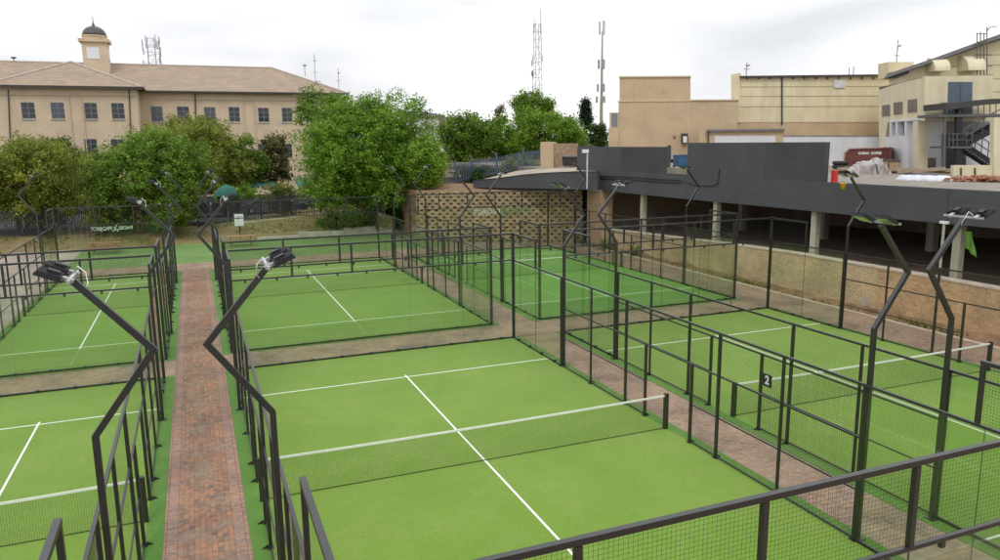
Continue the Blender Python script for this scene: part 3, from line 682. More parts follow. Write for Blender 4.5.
mb = MB(); o, p = A_-Nn*.16, B_-Nn*.16; mb.add([o, p, p-Nn*.62+Vector((0, 0, 3.72)), o-Nn*.62+Vector((0, 0, 3.72)), o-Nn*1.5, p-Nn*1.5, p-Nn*1.5+Vector((0, 0, 3.72)), o-Nn*1.5+Vector((0, 0, 3.72))],
       [(0, 1, 2, 3), (3, 2, 6, 7), (4, 7, 6, 5), (0, 3, 7, 4), (1, 5, 6, 2)])
Wp(mb, 'backing', 'crib_gap', cw)
# ground behind the block wall
mb = MB(); q = [A_-Nn*.7, B_-Nn*.7, Vector((20.6, 46, 0)), Vector((20.6, 60, 0)), Vector((10, 66, 0)), Vector((9.8, 56, 0))]
mb.prism([(v.x, v.y, 0) for v in q], (0, 0, 3.78)); structure(mb, 'embankment', 'soil')
# dark ramp wall running away left from the deck corner
class Face:
    """vertical plane through two survey points given as (column, depth); polygons are laid on it"""
    def __init__(s, u0, d0, u1, d1, v=150):
        a, b = onD(u0, v, d0), onD(u1, v, d1); s.a = Vector((a.x, a.y, 0)); b = Vector((b.x, b.y, 0))
        s.d = (b-s.a).normalized(); s.n = Vector((s.d.y, -s.d.x, 0))
        if s.n.dot(CAM-s.a) < 0: s.n = -s.n
    def P(s, u, v, off=0):
        r = ray(u, v); t = (s.a+s.n*off-Vector((CAM.x, CAM.y, 0))).dot(s.n)/(Vector((r.x, r.y, 0)).dot(s.n))
        return CAM+t*r
    def poly(s, mb, pts, th=.2, off=0):
        return mb.prism([s.P(u, v, off) for u, v in pts], -s.n*th)
    def rect(s, mb, u0, v0, u1, v1, th=.2, off=0):
        a, b = s.P(u0, v1, off), s.P(u1, v1, off); zt = (s.P(u0, v0).z+s.P(u1, v0).z)/2; zb = (a.z+b.z)/2
        return mb.prism([(a.x, a.y, zb), (b.x, b.y, zb), (b.x, b.y, zt), (a.x, a.y, zt)], -s.n*th)
    def at(s, u, v): q = s.P(u, v); return q
rw = Face(473, 58, 590, 50.5)
rp = thing('ramp_wall', tuple(rw.P(530, 185).xy)+(3.7,), 'dark grey parapet wall curving down along the ramp above the block retaining wall', 'wall')
mb = MB(); rw.poly(mb, [(473, 180.6), (500, 178), (520, 175.3), (541, 173.3), (575, 171.8), (597, 171.8), (597, 190), (540, 188.8), (473, 187.6)], .3); Wp(mb, 'wall', 'dark_plaster', rp)
mb = MB(); rw.poly(mb, [(473, 180.2), (500, 177.6), (520, 174.9), (541, 172.9), (575, 171.4), (597, 171.4), (597, 171.9), (575, 171.9), (541, 173.4), (520, 175.4), (500, 178.1), (473, 180.7)], .4, .04); Wp(mb, 'coping', 'dark_plaster', rp)
mb = MB(); pts = [onD(473, 182, 58.6), onD(500, 178.6, 57), onD(520, 175.8, 55.9), onD(541, 173.8, 54.5), onD(597, 172.3, 51.2), onD(590, 167, 60), onD(540, 168.6, 61), onD(516, 171, 61), onD(480, 180, 60.5)]
mb.add([tuple(p) for p in pts], [tuple(range(9))]); structure(mb, 'ramp', 'side_yard')
mb = MB(); p = [onD(430, 178, 66), onD(480, 176, 71.8), onD(545, 164.5, 68), onD(615, 160, 70), onD(660, 150, 140), onD(400, 152, 140)]
# hill behind the ramp
mb.add([tuple(v) for v in p]+[(v.x, v.y, -1) for v in p], [(0, 1, 2, 3, 4, 5)]+[(i, (i+1) % 6, (i+1) % 6+6, i+6) for i in range(6)]); structure(mb, 'hillside', 'dry_bank')
# blue grey palisade on the ramp
bf = Face(441, 66, 541, 66)
bt = [(441, 187, 168), (456, 183, 164.5), (472, 179.5, 160.5), (497, 174.5, 157), (524, 168.5, 151.5), (541, 166, 150)]
fb = thing('ramp_fence', tuple(bf.P(490, 178).xy)+(3.6,), 'blue grey palisade fence climbing beside the ramp below the trees', 'fence')
for (u0, b0, t0), (u1, b1, t1) in zip(bt, bt[1:]):
    mb = MB(); k = max(3, int((u1-u0)/1.6))
    for i in range(k):
        t = (i+.5)/k; u = u0+(u1-u0)*t; vb = b0+(b1-b0)*t; vt = t0+(t1-t0)*t
        a, c = bf.P(u, vb), bf.P(u, vt); mb.box(a.x-.03, a.x+.03, a.y-.015, a.y+.015, a.z, c.z)
    for q in (.12, .85):
        a = bf.P(u0, b0+(t0-b0)*q, -.03); c = bf.P(u1, b1+(t1-b1)*q, -.03); mb.bar(a, c, .04, .06)
    Wp(mb, 'fence_panel', 'fence_blue', fb)
for (u0, b0, t0) in bt:
    a, c = bf.P(u0, b0), bf.P(u0, t0-4); Wp(MB().box(a.x-.06, a.x+.06, a.y+.05, a.y+.17, a.z, c.z), 'post', 'fence_blue', fb)
mb = MB(); bf.poly(mb, [(439, 187), (456, 183), (472, 179.5), (484, 177.5), (484, 184), (472, 190), (439, 191)], .3, -.2); Wp(mb, 'plinth', 'asphalt', fb)
# gate pier, wooden gate, dark bin by the gate
gf = Face(540, 62, 578, 61)
gp = thing('gate_pier', tuple(gf.P(546, 168).xy)+(4.9,), 'plain tan plastered pier beside the brown gate at the top of the ramp', 'pier')
mb = MB(); gf.poly(mb, [(540.5, 142), (553.5, 142), (553.5, 168.5), (540.5, 168.5)], 1.0, .2); Wp(mb, 'shaft', 'tan_brick', gp)
gg = thing('boarded_gate', tuple(gf.P(566, 166).xy)+(4.9,), 'brown rusty boarded gate between the tan pier and the dark parapet', 'gate')
mb = MB()
for i in range(14): u = 553.8+i*1.75; gf.poly(mb, [(u, 143.5), (u+1.55, 143.5), (u+1.55, 167), (u, 167)], .04, random.uniform(-.02, .02))
Wp(mb, 'boards', 'wood', gg)
db = thing('waste_skip', tuple(gf.P(568, 165).xy)+(4.9,), 'small black open skip standing in front of the brown gate', 'skip')
mb = MB(); gf.poly(mb, [(562, 156.5), (576, 156.5), (575, 166), (563, 166)], 1.2, 1.6); Wp(mb, 'body', 'rubber', db)
mb = MB(); gf.poly(mb, [(561.5, 155.8), (576.5, 155.8), (576.5, 157), (561.5, 157)], 1.3, 1.65); Wp(mb, 'rim', 'grey_roof', db)
# CCTV / light pole beside the ramp
lp = onD(587, 189, 49.2); lq = onD(586.5, 151, 49.2)
sp_ = thing('camera_pole', (lp.x, lp.y, lp.z), 'thin pale grey pole with white camera in front of the dark ramp wall', 'pole')
Wp(MB().tube([(lp.x, lp.y, lp.z), (lp.x, lp.y, lq.z)], .05, 8), 'pole', 'antenna_white', sp_)
Wp(MB().box(lp.x-.35, lp.x+.05, lp.y-.1, lp.y+.1, lq.z-.12, lq.z+.10), 'camera_housing', 'sign_white', sp_)

# ------------------------------------------------------------------ buildings on the deck
def windows(face, root, lst, frame='window_frame', sill='concrete_light', mull=True):
    for (u0, v0, u1, v1) in lst:
        mb = MB(); face.rect(mb, u0, v0, u1, v1, .10, .03); wf = Wp(mb, 'window', frame, root)
        a, c = face.P(u0, v1), face.P(u1, v0); ww = (Vector((c.x, c.y, 0))-Vector((a.x, a.y, 0))).length
        hh = c.z-a.z; nx, nz = 2, 3; g = MB()
        for i in range(nx):
            for j in range(nz):
                p0 = a+face.d*(ww*(i+.08)/nx); p1 = a+face.d*(ww*(i+.92)/nx); za, zb = a.z+hh*(j+.07)/nz, a.z+hh*(j+.93)/nz
                off = face.n*.034
                g.add([(p0.x+off.x, p0.y+off.y, za), (p1.x+off.x, p1.y+off.y, za), (p1.x+off.x, p1.y+off.y, zb), (p0.x+off.x, p0.y+off.y, zb)], [(0, 1, 2, 3)])
        l = root.location; g.v = [(x-l[0], y-l[1], z-l[2]) for x, y, z in g.v]; g.build('pane', random.choice(('pane', 'pane', 'pane', 'pane', 'pane_pale')), wf)
        if sill:
            mb = MB(); face.rect(mb, u0-1, v1, u1+1, v1+1.3, .12, .10); l = root.location; mb.v = [(x-l[0], y-l[1], z-l[2]) for x, y, z in mb.v]; mb.build('sill', sill, wf)
def part(face, root, name, m, pts, th=.2, off=0):
    mb = MB()
    if th >= 3:                                            # deep blocks run back parallel to the street behind them
        q = face.P(min(p[0] for p in pts), 140)-CAM; q.z = 0; q.normalize(); ang = math.radians(-4); q = Vector((q.x*math.cos(ang)-q.y*math.sin(ang), q.x*math.sin(ang)+q.y*math.cos(ang), 0))
        mb.prism([face.P(u, v, off) for u, v in pts], q*th)
    else: face.poly(mb, pts, th, off)
    return Wp(mb, name, m, root)
bbf = Face(618, 74, 738, 74)
bb = thing('brick_building', tuple(bbf.P(680, 152).xy)+(5.1,), 'plain tan brick block with flat stepped top and small wall light, right of centre', 'building')
part(bbf, bb, 'upper_storey', 'tan_brick', [(619.5, 77.5), (690.5, 77), (690.5, 101), (619.5, 101.3)], 9, 0)
part(bbf, bb, 'lower_storey', 'tan_brick', [(618.5, 101.3), (737.5, 100.4), (737.5, 158), (618.5, 158)], 11, .03)
part(bbf, bb, 'coping', 'left_trim', [(619, 76.3), (691, 75.8), (691, 77.2), (619, 77.7)], 9.2, .12)
part(bbf, bb, 'coping', 'left_trim', [(690.7, 99.6), (738, 99.3), (738, 100.6), (690.7, 101)], 4, .14)
part(bbf, bb, 'string_course', 'left_trim', [(618.3, 100.8), (690.5, 100.3), (690.5, 101.4), (618.3, 101.9)], .4, .10)
for u in (633.5, 688.5): part(bbf, bb, 'joint', 'left_trim', [(u, 78 if u < 650 else 102), (u+.6, 78 if u < 650 else 102), (u+.6, 100 if u < 650 else 150), (u, 100 if u < 650 else 150)], .1, .05)
part(bbf, bb, 'annex', 'tan_brick', [(608.5, 128), (618.3, 128), (618.3, 158), (608.5, 158)], 6, .3)
part(bbf, bb, 'annex', 'left_trim', [(609.5, 112.5), (618.4, 112.5), (618.4, 128), (609.5, 128)], 5, .1)
part(bbf, bb, 'window', 'car_grey', [(611.5, 113.5), (617.5, 113.5), (617.5, 127), (611.5, 127)], .1, .14)
part(bbf, bb, 'doorway', 'dark_trim', [(667.5, 145.5), (671, 145.5), (671, 168), (667.5, 168)], .1, .06)
wlp = part(bbf, bb, 'wall_light', 'dark_trim', [(682, 133.5), (688, 133.5), (688, 143.5), (682, 143.5)], .4, .4)
part(bbf, bb, 'vent', 'louvre', [(673, 136), (676, 136), (676, 139), (673, 139)], .1, .06)
lf = part(bbf, bb, 'light_glass', 'lamp_lit', [(683.2, 136.5), (687, 136.5), (687, 142.8), (683.2, 142.8)], .2, .45)
# low shed in front
lsf = Face(706, 68, 785, 68)
ls = thing('low_shed', tuple(lsf.P(745, 150).xy)+(5.1,), 'low tan shed with grey flat roof and white panel against the brick block', 'building')
part(lsf, ls, 'wall', 'tan_brick', [(707.5, 131.5), (784, 130.7), (784, 160), (707.5, 160)], 5, 0)
part(lsf, ls, 'roof', 'grey_roof', [(706.5, 129.6), (785, 128.8), (785, 130.8), (706.5, 131.6)], 5.6, .3)
part(lsf, ls, 'door_panel', 'white_paint', [(714.5, 136), (775.5, 136), (775.5, 158), (714.5, 158)], .1, .06)
part(lsf, ls, 'downpipe', 'dark_trim', [(708.3, 131.6), (709.2, 131.6), (709.2, 150), (708.3, 150)], .1, .12)
part(lsf, ls, 'side_pier', 'tan_brick', [(699.5, 130), (707.2, 130), (707.2, 160), (699.5, 160)], 5, -.2)
# cream hall
chf = Face(735, 78, 888, 78)
ch = thing('cream_hall', tuple(chf.P(810, 140).xy)+(5.1,), 'long cream sheeted hall with dark gutter and brick plinth behind the white wall', 'building')
part(chf, ch, 'wall', 'cream', [(740, 77), (908, 75), (908, 122), (740, 122.5)], 14, 0)
part(chf, ch, 'end_pier', 'cream', [(731, 75), (740.2, 73), (740.2, 122.5), (737, 122.5), (737, 100), (731, 100)], 14, .1)
part(chf, ch, 'plinth', 'tan_brick', [(737, 122.5), (908, 122), (908, 160), (737, 160)], 14, -.04)
part(chf, ch, 'gutter', 'dark_trim', [(740.5, 76), (908, 74), (908, 75.8), (740.5, 77.9)], .5, .35)
for v in (86.8, 96.3, 106.6): part(chf, ch, 'groove', 'cream_groove', [(740.4, v), (885, v-.6), (885, v), (740.4, v+.6)], .05, .02)
for i in range(12): u = 747+i*11.5; part(chf, ch, 'bracket', 'dark_trim', [(u, 77.5), (u+1, 77.5), (u+1, 79.2), (u, 79.2)], .2, .2)
part(chf, ch, 'downpipe', 'dark_trim', [(781.6, 78), (782.8, 78), (782.8, 125), (781.6, 125)], .12, .14)
part(chf, ch, 'vent', 'antenna_white', [(834, 80), (845.5, 80), (845.5, 88), (834, 88)], .2, .12)
# white boundary wall on the deck
wwf = Face(783, 60, 890, 58)
wb = thing('white_wall', tuple(wwf.P(836, 165).xy)+(5.17,), 'long plain white wall behind the red container on the deck', 'wall')
part(wwf, wb, 'wall', 'white_paint', [(783.5, 136.3), (885, 136.3), (887, 173), (783.5, 173)], .25, 0)
part(wwf, wb, 'coping', 'concrete', [(783, 135.6), (886, 135.6), (886, 136.5), (783, 136.5)], .32, .04)
# mono pitch hall on the far right
mhf = Face(885, 66, 1060, 66)
mh = thing('factory_hall', tuple(mhf.P(970, 140).xy)+(5.1,), 'cream hall with dark roof edge rising to the top right corner', 'building')
part(mhf, mh, 'wall', 'cream', [(889, 76), (930, 64.2), (1000, 40), (1070, 16), (1070, 160), (889, 160)], 16, 0)
part(mhf, mh, 'roof', 'grey_roof', [(886, 74.5), (930, 59.5), (1000, 34.2), (1070, 10), (1070, 14), (1000, 38.4), (930, 63.2), (887, 77.5)], 6, .9)
part(mhf, mh, 'fascia', 'dark_trim', [(889, 78), (895, 71.5), (909, 70), (909, 73.5), (897, 78)], 1, .5)
for v0, v1 in ((55, 53), (67, 65), (80, 79.5), (93, 92.8)): part(mhf, mh, 'groove', 'cream_groove', [(940+(60-v0)*.0, v0+.0), (1070, v1-3), (1070, v1-2.4), (940, v0+.6)], .05, .02) if v0 > 60 else part(mhf, mh, 'groove', 'cream_groove', [(985, 55), (1070, 52), (1070, 52.6), (985, 55.6)], .05, .02)
part(mhf, mh, 'rear_block', 'cream', [(888.5, 62), (914, 62), (914, 78), (888.5, 78)], 2, -6)
for u0, u1, v0, v1 in ((925.5, 942, 58, 72.5), (957, 976, 56, 72)):      # barrel cowls
    a = mhf.P(u0, v1, .02); c = mhf.P(u1, v0, .02); ww = (Vector((c.x, c.y, 0))-Vector((a.x, a.y, 0))).length; hh = c.z-a.z; mb = MB()
    prof = [(hh*math.cos(t), hh*math.sin(t)) for t in [i*math.pi/16 for i in range(9)]]
    pts = [a+mhf.n*x*1.2+Vector((0, 0, y)) for x, y in prof]+[a]
    mb.prism(pts, mhf.d*ww); Wp(mb, 'cowl', 'cream_box', mh)
# cream stair box
sbf = Face(878.5, 57, 925, 47.2); fbf = Face(925, 47.2, 1010, 47.4)
sb = thing('cream_annex', tuple(fbf.P(940, 172).xy)+(5.17,), 'cream plastered annex with three louvres, blue grey double door and steel stair', 'building')
def quad_part(name, m, P4, th, n): mb = MB(); mb.prism(P4, -n*th); return Wp(mb, name, m, sb)
part(sbf, sb, 'side_wall', 'cream_box', [(878.5, 90), (892, 85.5), (925, 76.5), (925, 119), (901, 120), (888, 122.5), (884.5, 140), (884.5, 174), (879.5, 174)], .35, 0)
part(fbf, sb, 'front_wall', 'cream_box', [(925, 76.5), (993, 75.5), (993, 121), (925, 121.5)], .4, 0)
q = [sbf.P(878.5, 90), sbf.P(925, 76.5), fbf.P(993, 75.5), mhf.P(993, 76)+Vector((0, 0, 0)), mhf.P(885, 86)]
mb = MB(); zt = sbf.P(925, 76.5).z; mb.prism([(v.x, v.y, zt-.06) for v in q], (0, 0, .05)); Wp(mb, 'roof', 'concrete', sb)
for r_ in ((882, 105, 889.5, 116.2), (893.5, 102.2, 902, 114.4), (907.5, 99.4, 916.5, 112.4)):
    part(sbf, sb, 'louvre', 'louvre', [(r_[0], r_[1]+.6), (r_[2], r_[1]-.4), (r_[2], r_[3]-.4), (r_[0], r_[3]+.4)], .1, .04)
part(sbf, sb, 'white_surround', 'white_paint', [(889.5, 120.5), (921, 117.8), (921, 120), (889.5, 122.7)], .3, .08)
part(sbf, sb, 'lower_wall', 'white_paint', [(884.5, 137), (908, 135.5), (908, 174), (884.5, 174)], .3, .04)
for u in (889.5, 895.5, 904.5): part(sbf, sb, 'fin', 'white_paint', [(u, 122), (u+1.8, 121.6), (u+1.8, 137), (u, 137)], .5, .06)
part(sbf, sb, 'glazing', 'blue_door', [(890, 122), (908, 121), (908, 137), (890, 137)], .1, -.35)
part(sbf, sb, 'recess_wall', 'white_paint', [(908.3, 120), (921, 119), (921, 176), (908.3, 176)], .2, -.4)
part(sbf, sb, 'hatch', 'louvre', [(908.8, 158), (917, 158), (917, 171.5), (908.8, 171.8)], .1, -.32)
part(fbf, sb, 'column', 'cream_box', [(917.5, 121), (927.5, 121), (927.5, 173), (917.5, 173)], .5, .1)
part(fbf, sb, 'recess_wall', 'white_paint', [(925, 121), (945, 121), (945, 173), (925, 173)], .2, -1.2)
part(fbf, sb, 'hatch', 'louvre', [(925, 158), (936, 158), (936, 171.5), (925, 171.5)], .1, -1.15)
part(fbf, sb, 'recess_wall', 'white_paint', [(943, 121), (1012, 121), (1012, 173), (943, 173)], .2, -1.3)
part(fbf, sb, 'upper_recess', 'grey_roof', [(946, 121.5), (1012, 121.5), (1012, 134), (946, 134)], .1, -1.2)
part(fbf, sb, 'doorway', 'dark_trim', [(942.5, 134), (966, 134), (966, 172.5), (942.5, 172.5)], .1, -1.15)
dd = part(fbf, sb, 'double_door', 'blue_door', [(948.5, 82), (972.5, 82), (972, 114), (947.5, 114)], .1, .03)
part(fbf, sb, 'door_joint', 'dark_trim', [(960, 82.5), (960.5, 82.5), (960.2, 114), (959.7, 114)], .02, .04)
# landing canopy and stair
st = thing('steel_stair', tuple(fbf.P(965, 172, 2).xy)+(5.17,), 'grey steel outside stair and canopy at the right edge of the cream annex', 'staircase')
part(fbf, st, 'canopy', 'dark_trim', [(945.5, 103.5), (991, 99), (1012, 98.5), (1012, 103), (991, 104), (945.5, 110)], 2.2, 2.6)
part(fbf, st, 'landing', 'grey_steel', [(939, 114.5), (1012, 114), (1012, 116.5), (939, 117.2)], 2.2, 2.3)
part(fbf, st, 'column', 'black_fin', [(957, 109.5), (962.5, 108), (962, 172), (956, 172)], .25, 2.2)
part(fbf, st, 'leg', 'grey_steel', [(944.5, 110), (946.5, 110), (945.5, 172), (943.5, 172)], .12, 2.2)
def flight(u0, v0, u1, v1, off, n=11):
    a, c = fbf.P(u0, v0, off), fbf.P(u1, v1, off); mb = MB(); mb.bar(a, c, .08, .28); mb.bar(a-fbf.n*1.0, c-fbf.n*1.0, .08, .28)
    Wp(mb, 'stringer', 'black_fin', st); mb = MB()
    for i in range(n):
        p = a.lerp(c, (i+.5)/n); mb.bar(p-fbf.n*.05+Vector((0, 0, .05)), p-fbf.n*.95+Vector((0, 0, .05)), .26, .04)
    Wp(mb, 'tread', 'grey_steel', st); mb = MB()
    for h in (.55, 1.05): mb.bar(a+Vector((0, 0, h)), c+Vector((0, 0, h)), .05, .05)
    for i in range(6): p = a.lerp(c, i/5); mb.bar(p, p+Vector((0, 0, 1.05)), .04, .04, up=(0, 1, 0))
    Wp(mb, 'handrail', 'grey_steel', st)
flight(1012, 120, 962, 147, 2.2); flight(968, 147, 1000, 168, .9)
part(fbf, st, 'half_landing', 'grey_steel', [(950, 146.5), (972, 146.5), (972, 148.5), (950, 148.5)], 2.0, 2.3)
mb = MB()
for u in (949, 953, 957, 966, 972): a, c = fbf.P(u, 147, 2.3), fbf.P(u, 134, 2.3); mb.bar(a, c, .04, .04, up=(0, 1, 0))
for v in (134, 140): mb.bar(fbf.P(949, v, 2.3), fbf.P(972, v, 2.3), .04, .04)
for u in range(942, 1010, 6): mb.bar(fbf.P(u, 115, 2.3), fbf.P(u, 103, 2.3), .035, .035, up=(0, 1, 0))
mb.bar(fbf.P(940, 103, 2.3), fbf.P(1010, 102.5, 2.3), .04, .04)
Wp(mb, 'railing', 'grey_steel', st)
lwf = Face(953, 42, 1010, 41.5)
lw = thing('low_cream_wall', tuple(lwf.P(975, 183).xy)+(5.17,), 'low cream wall with two dark slots at the right edge under the stair', 'wall')
part(lwf, lw, 'wall', 'cream_box', [(953.5, 165.5), (994, 165.5), (994, 186), (953.5, 186)], .4, 0)
for u in (960, 974): part(lwf, lw, 'slot', 'dark_trim', [(u, 168), (u+2, 168), (u+2, 181), (u, 181)], .1, .01)
part(lwf, lw, 'column', 'cream_box', [(994, 118), (1012, 117), (1012, 188), (994, 188)], .5, .1)
# cat ladder cage on the hall
lad = thing('roof_ladder', tuple(mhf.P(982, 75, .4).xy)+(mhf.P(982, 75).z,), 'rusty caged ladder climbing to the roof edge at the top right', 'ladder')
mb = MB()
for u, vt in ((977, 33), (980.5, 32), (984, 33), (987, 27)): mb.bar(mhf.P(u, 75, 1.1), mhf.P(u, vt, 1.1), .06, .06, up=(0, 1, 0))
for v in (34, 42, 55, 66): mb.bar(mhf.P(976.5, v, 1.1), mhf.P(987.5, v, 1.1), .05, .06)
mb.bar(mhf.P(987, 31, 1.1), mhf.P(990, 27.5, 1.1), .06, .06); mb.bar(mhf.P(990, 27.5, 1.1), mhf.P(997, 26.5, 1.1), .06, .06)
for v in (55, 66): mb.bar(mhf.P(975, v, .9), mhf.P(992, v, .9), .07, .1)
Wp(mb, 'cage', 'louvre', lad)
# ------------------------------------------------------------------ things lying on the deck
ZD = 5.17
ctf = Face(843, 53, 892, 51.5)
ct = thing('waste_container', tuple(ctf.P(868, 168).xy)+(ZD,), 'dark red steel waste container with white lettering against the white wall', 'container')
part(ctf, ct, 'body', 'container_red', [(843.3, 158), (843.8, 153.5), (849.5, 149), (891, 147.8), (891, 159), (874, 163), (860, 163), (850, 167), (846, 166)], 2.4, 0)
part(ctf, ct, 'edge', 'container_edge', [(842.9, 159.5), (843.6, 152.8), (849.2, 148.2), (891, 147), (891, 148), (849.7, 149.3), (845.6, 153.8), (844.6, 160)], .2, .08)
part(ctf, ct, 'rib', 'container_red', [(884, 147), (885.3, 147), (885.3, 160), (884, 160)], .1, .12)
part(ctf, ct, 'rib', 'container_red', [(889.5, 147), (891, 147), (891, 160), (889.5, 160)], .1, .12)
def face_text(face, root, body, u, v, size, m, off):
    q = face.P(u, v, off)-Vector(root.location); d, n_ = face.d, face.n
    if d.cross(Vector((0, 0, 1))).dot(n_) < 0: d = -d
    M4 = Matrix(((d.x, 0, n_.x, q.x), (d.y, 0, n_.y, q.y), (0, 1, n_.z, q.z), (0, 0, 0, 1)))
    text_mesh(body, size, m, 'lettering', root, M4, .004, .012)
face_text(ctf, ct, 'CHINA  KOPER', 870, 153.4, .22, 'lettering', .03)
# crumpled plastic sheet over crates
def sheet_heap(face, poly_u, name, label, m, seed, base_v, cat):
    """heap with an irregular top, thick and crumpled"""
    rt = thing(name, tuple(face.P(poly_u[len(poly_u)//2][0], base_v).xy)+(ZD,), label, cat)
    rnd = random.Random(seed); mb = MB(); n = 26; k = 7; vs = []
    u0, u1 = poly_u[0][0], poly_u[-1][0]
    for i in range(n+1):
        u = u0+(u1-u0)*i/n
        for (a, va), (b_, vb) in zip(poly_u, poly_u[1:]):
            if a <= u <= b_: vt = va+(vb-va)*(u-a)/(b_-a)
        zt = max(ZD+.05, face.P(u, vt).z); p = face.P(u, base_v)
        for j in range(k):
            t = j/(k-1); ang = math.pi*t; dep = -math.cos(ang)*.9; h = math.sin(ang)**.6
            q = p-face.n*(dep)+face.n*rnd.uniform(-.12, .12)+face.d*rnd.uniform(-.08, .08)
            vs.append((q.x, q.y, ZD+(zt-ZD)*h*rnd.uniform(.86, 1.06) if 0 < j < k-1 else ZD))
    mb.add(vs, [(i*k+j, i*k+j+1, (i+1)*k+j+1, (i+1)*k+j) for i in range(n) for j in range(k-1)])
    Wp(mb, 'cover' if 'sheet' in name else 'heap', m, rt); return rt
hf = Face(846, 47.5, 905, 46.5)
cr_ = thing('crate_stack', tuple(hf.P(880, 172).xy)+(ZD,), 'stack of timber crates with dark lids partly under crumpled plastic', 'crates')
for (a, b_, c, d) in ((861, 166, 874, 175), (875, 160.5, 888, 175), (889, 161.5, 900.5, 175)):
    part(hf, cr_, 'crate', 'wood', [(a, b_), (c, b_), (c, d), (a, d)], 1.2, -.2)
    part(hf, cr_, 'lid', 'dark_trim', [(a-.3, b_-.9), (c+.3, b_-.9), (c+.3, b_), (a-.3, b_)], 1.3, -.15)
sheet_heap(Face(847, 46.3, 886, 45.8), [(847, 170), (853, 165), (860, 160.5), (867, 160), (874, 157.5), (880, 159), (884, 165), (888, 171)], 'plastic_sheet', 'crumpled translucent plastic sheet heaped before the red container', 'plastic_sheet', 3, 175, 'plastic sheet')
tyf = onD(840, 172, 48.5)
ty = thing('old_tyre', (tyf.x, tyf.y, ZD), 'dark tyres stacked left of the crumpled plastic on the deck', 'tyres')
for i in range(3): MB().lathe((0, 0, .24*i), [(.18, .02), (.42, .0), (.50, .07), (.50, .17), (.42, .23), (.18, .21)], 16).build('tyre', 'rubber', ty, True)
random.seed(8)
lgf = Face(885, 46, 955, 44)
lg = thing('timber_pile', tuple(lgf.P(915, 176).xy)+(ZD,), 'pile of pale timber beams lying along the deck right of the crates', 'timber')
for i, (a, va, b_, vb) in enumerate(((884, 174, 912, 177), (890, 176, 950, 175.5), (897, 175, 945, 173.8), (905, 177.5, 955, 177.5), (830, 178, 858, 177), (837, 176.5, 852, 178))):
    p, q = lgf.P(a, va, .2*(i % 3)), lgf.P(b_, vb, .2*(i % 3)); p.z = ZD+.12+.12*(i % 2); q.z = ZD+.12+.1*(i % 3)
    Wp(MB().bar(p, q, .26, .20), 'beam', 'timber', lg)
bgf = Face(903, 38.5, 945, 37.0)
for i, u in enumerate((906, 915, 924, 934, 942)):
    p = bgf.P(u, 186); bag = thing('cement_bag', (p.x, p.y, ZD), ['white bag with dark print, leftmost of the row of bags on the deck', 'white bag second from the left in the row on the deck',
        'white bag in the middle of the row on the deck', 'white bag fourth in the row on the deck', 'white bag nearest the red bricks on the deck'][i], 'bag', 'white bags laid out on the deck edge')
    mb = MB(); vs = []; nx, ny = 8, 6
    for ix in range(nx+1):
        for iy in range(ny+1):
            a, b_ = ix/nx*2-1, iy/ny*2-1; h = .22*(1-a**4)*(1-b_**4)+.03*noise.noise(Vector((a*2, b_*2, i)))
            vs.append((a*.33, b_*.42, .05+h))
    mb.add(vs+[(x, y, 0) for x, y, z in vs], [(j*(ny+1)+k, (j+1)*(ny+1)+k, (j+1)*(ny+1)+k+1, j*(ny+1)+k+1) for j in range(nx) for k in range(ny)])
    b2 = []; 
    for j in range(nx): b2 += [(j*(ny+1), (j+1)*(ny+1), (j+1)*(ny+1)+len(vs), j*(ny+1)+len(vs)), (j*(ny+1)+ny, (j+1)*(ny+1)+ny, (j+1)*(ny+1)+ny+len(vs), j*(ny+1)+ny+len(vs))]
    for k in range(ny): b2 += [(k, k+1, k+1+len(vs), k+len(vs)), (nx*(ny+1)+k, nx*(ny+1)+k+1, nx*(ny+1)+k+1+len(vs), nx*(ny+1)+k+len(vs))]
    mb.f += b2; mb.build('sack', 'sack', bag, True)
    if i < 4: MB().box(-.12, .10, -.12, .12, .272, .285).build('print', 'sack_print', bag)
    bag.rotation_euler = (0, 0, .3*i)
rb = thing('brick_pile', tuple(Face(945, 37, 1010, 35.5).P(975, 188).xy)+(ZD,), 'pile of loose red clay bricks on the deck edge at the right', 'bricks')
bpf = Face(945, 37, 1010, 35.5); mb = MB()
for i in range(240):
    u = random.uniform(944, 1010); p = bpf.P(u, 187, random.uniform(-.9, .5)); h = random.uniform(0, .24)*(1-abs(u-978)/60)
    a = random.uniform(0, 3.14); dv = Vector((math.cos(a), math.sin(a), random.uniform(-.3, .3)))*.11
    c = Vector((p.x, p.y, ZD+.05+h)); mb.bar(c-dv, c+dv, .11, .075)
Wp(mb, 'bricks', 'clay_brick', rb)
p = onZ(828, 182, ZD)
bc = thing('plastic_barrier', (20.95, 20.45, ZD), 'red plastic road barrier with yellow foot at the end of the tall dark parapet', 'barrier')
mb = MB(); mb.prism([(-.12, -.1, .12), (.12, -.1, .12), (.10, -.1, .74), (-.10, -.1, .74)], (0, .2, 0)); mb.build('body', 'red_plastic', bc)
MB().box(-.16, .16, -.14, .14, 0, .12).build('foot', 'yellow_plastic', bc)
p = onD(843.5, 180, 32)
yb_ = thing('yellow_bucket', (p.x, p.y, ZD), 'yellow plastic bucket on the deck behind the floodlight heads', 'bucket')
MB().lathe((0, 0, 0), [(.09, 0), (.12, .24), (.13, .25), (.125, .26), (.10, .22)], 14).build('pail', 'yellow_plastic', yb_, True)
MB().tube([(-.125, 0, .24), (-.08, .06, .30), (.0, .09, .34), (.08, .06, .30), (.125, 0, .24)], .008, 5).build('handle', 'rubber', yb_)
p = onZ(680, 168.5, 5.17)
bn = thing('wheelie_bin', (p.x, p.y, ZD+.02), 'blue wheeled bin by the wall light between the two dark parapets', 'bin')
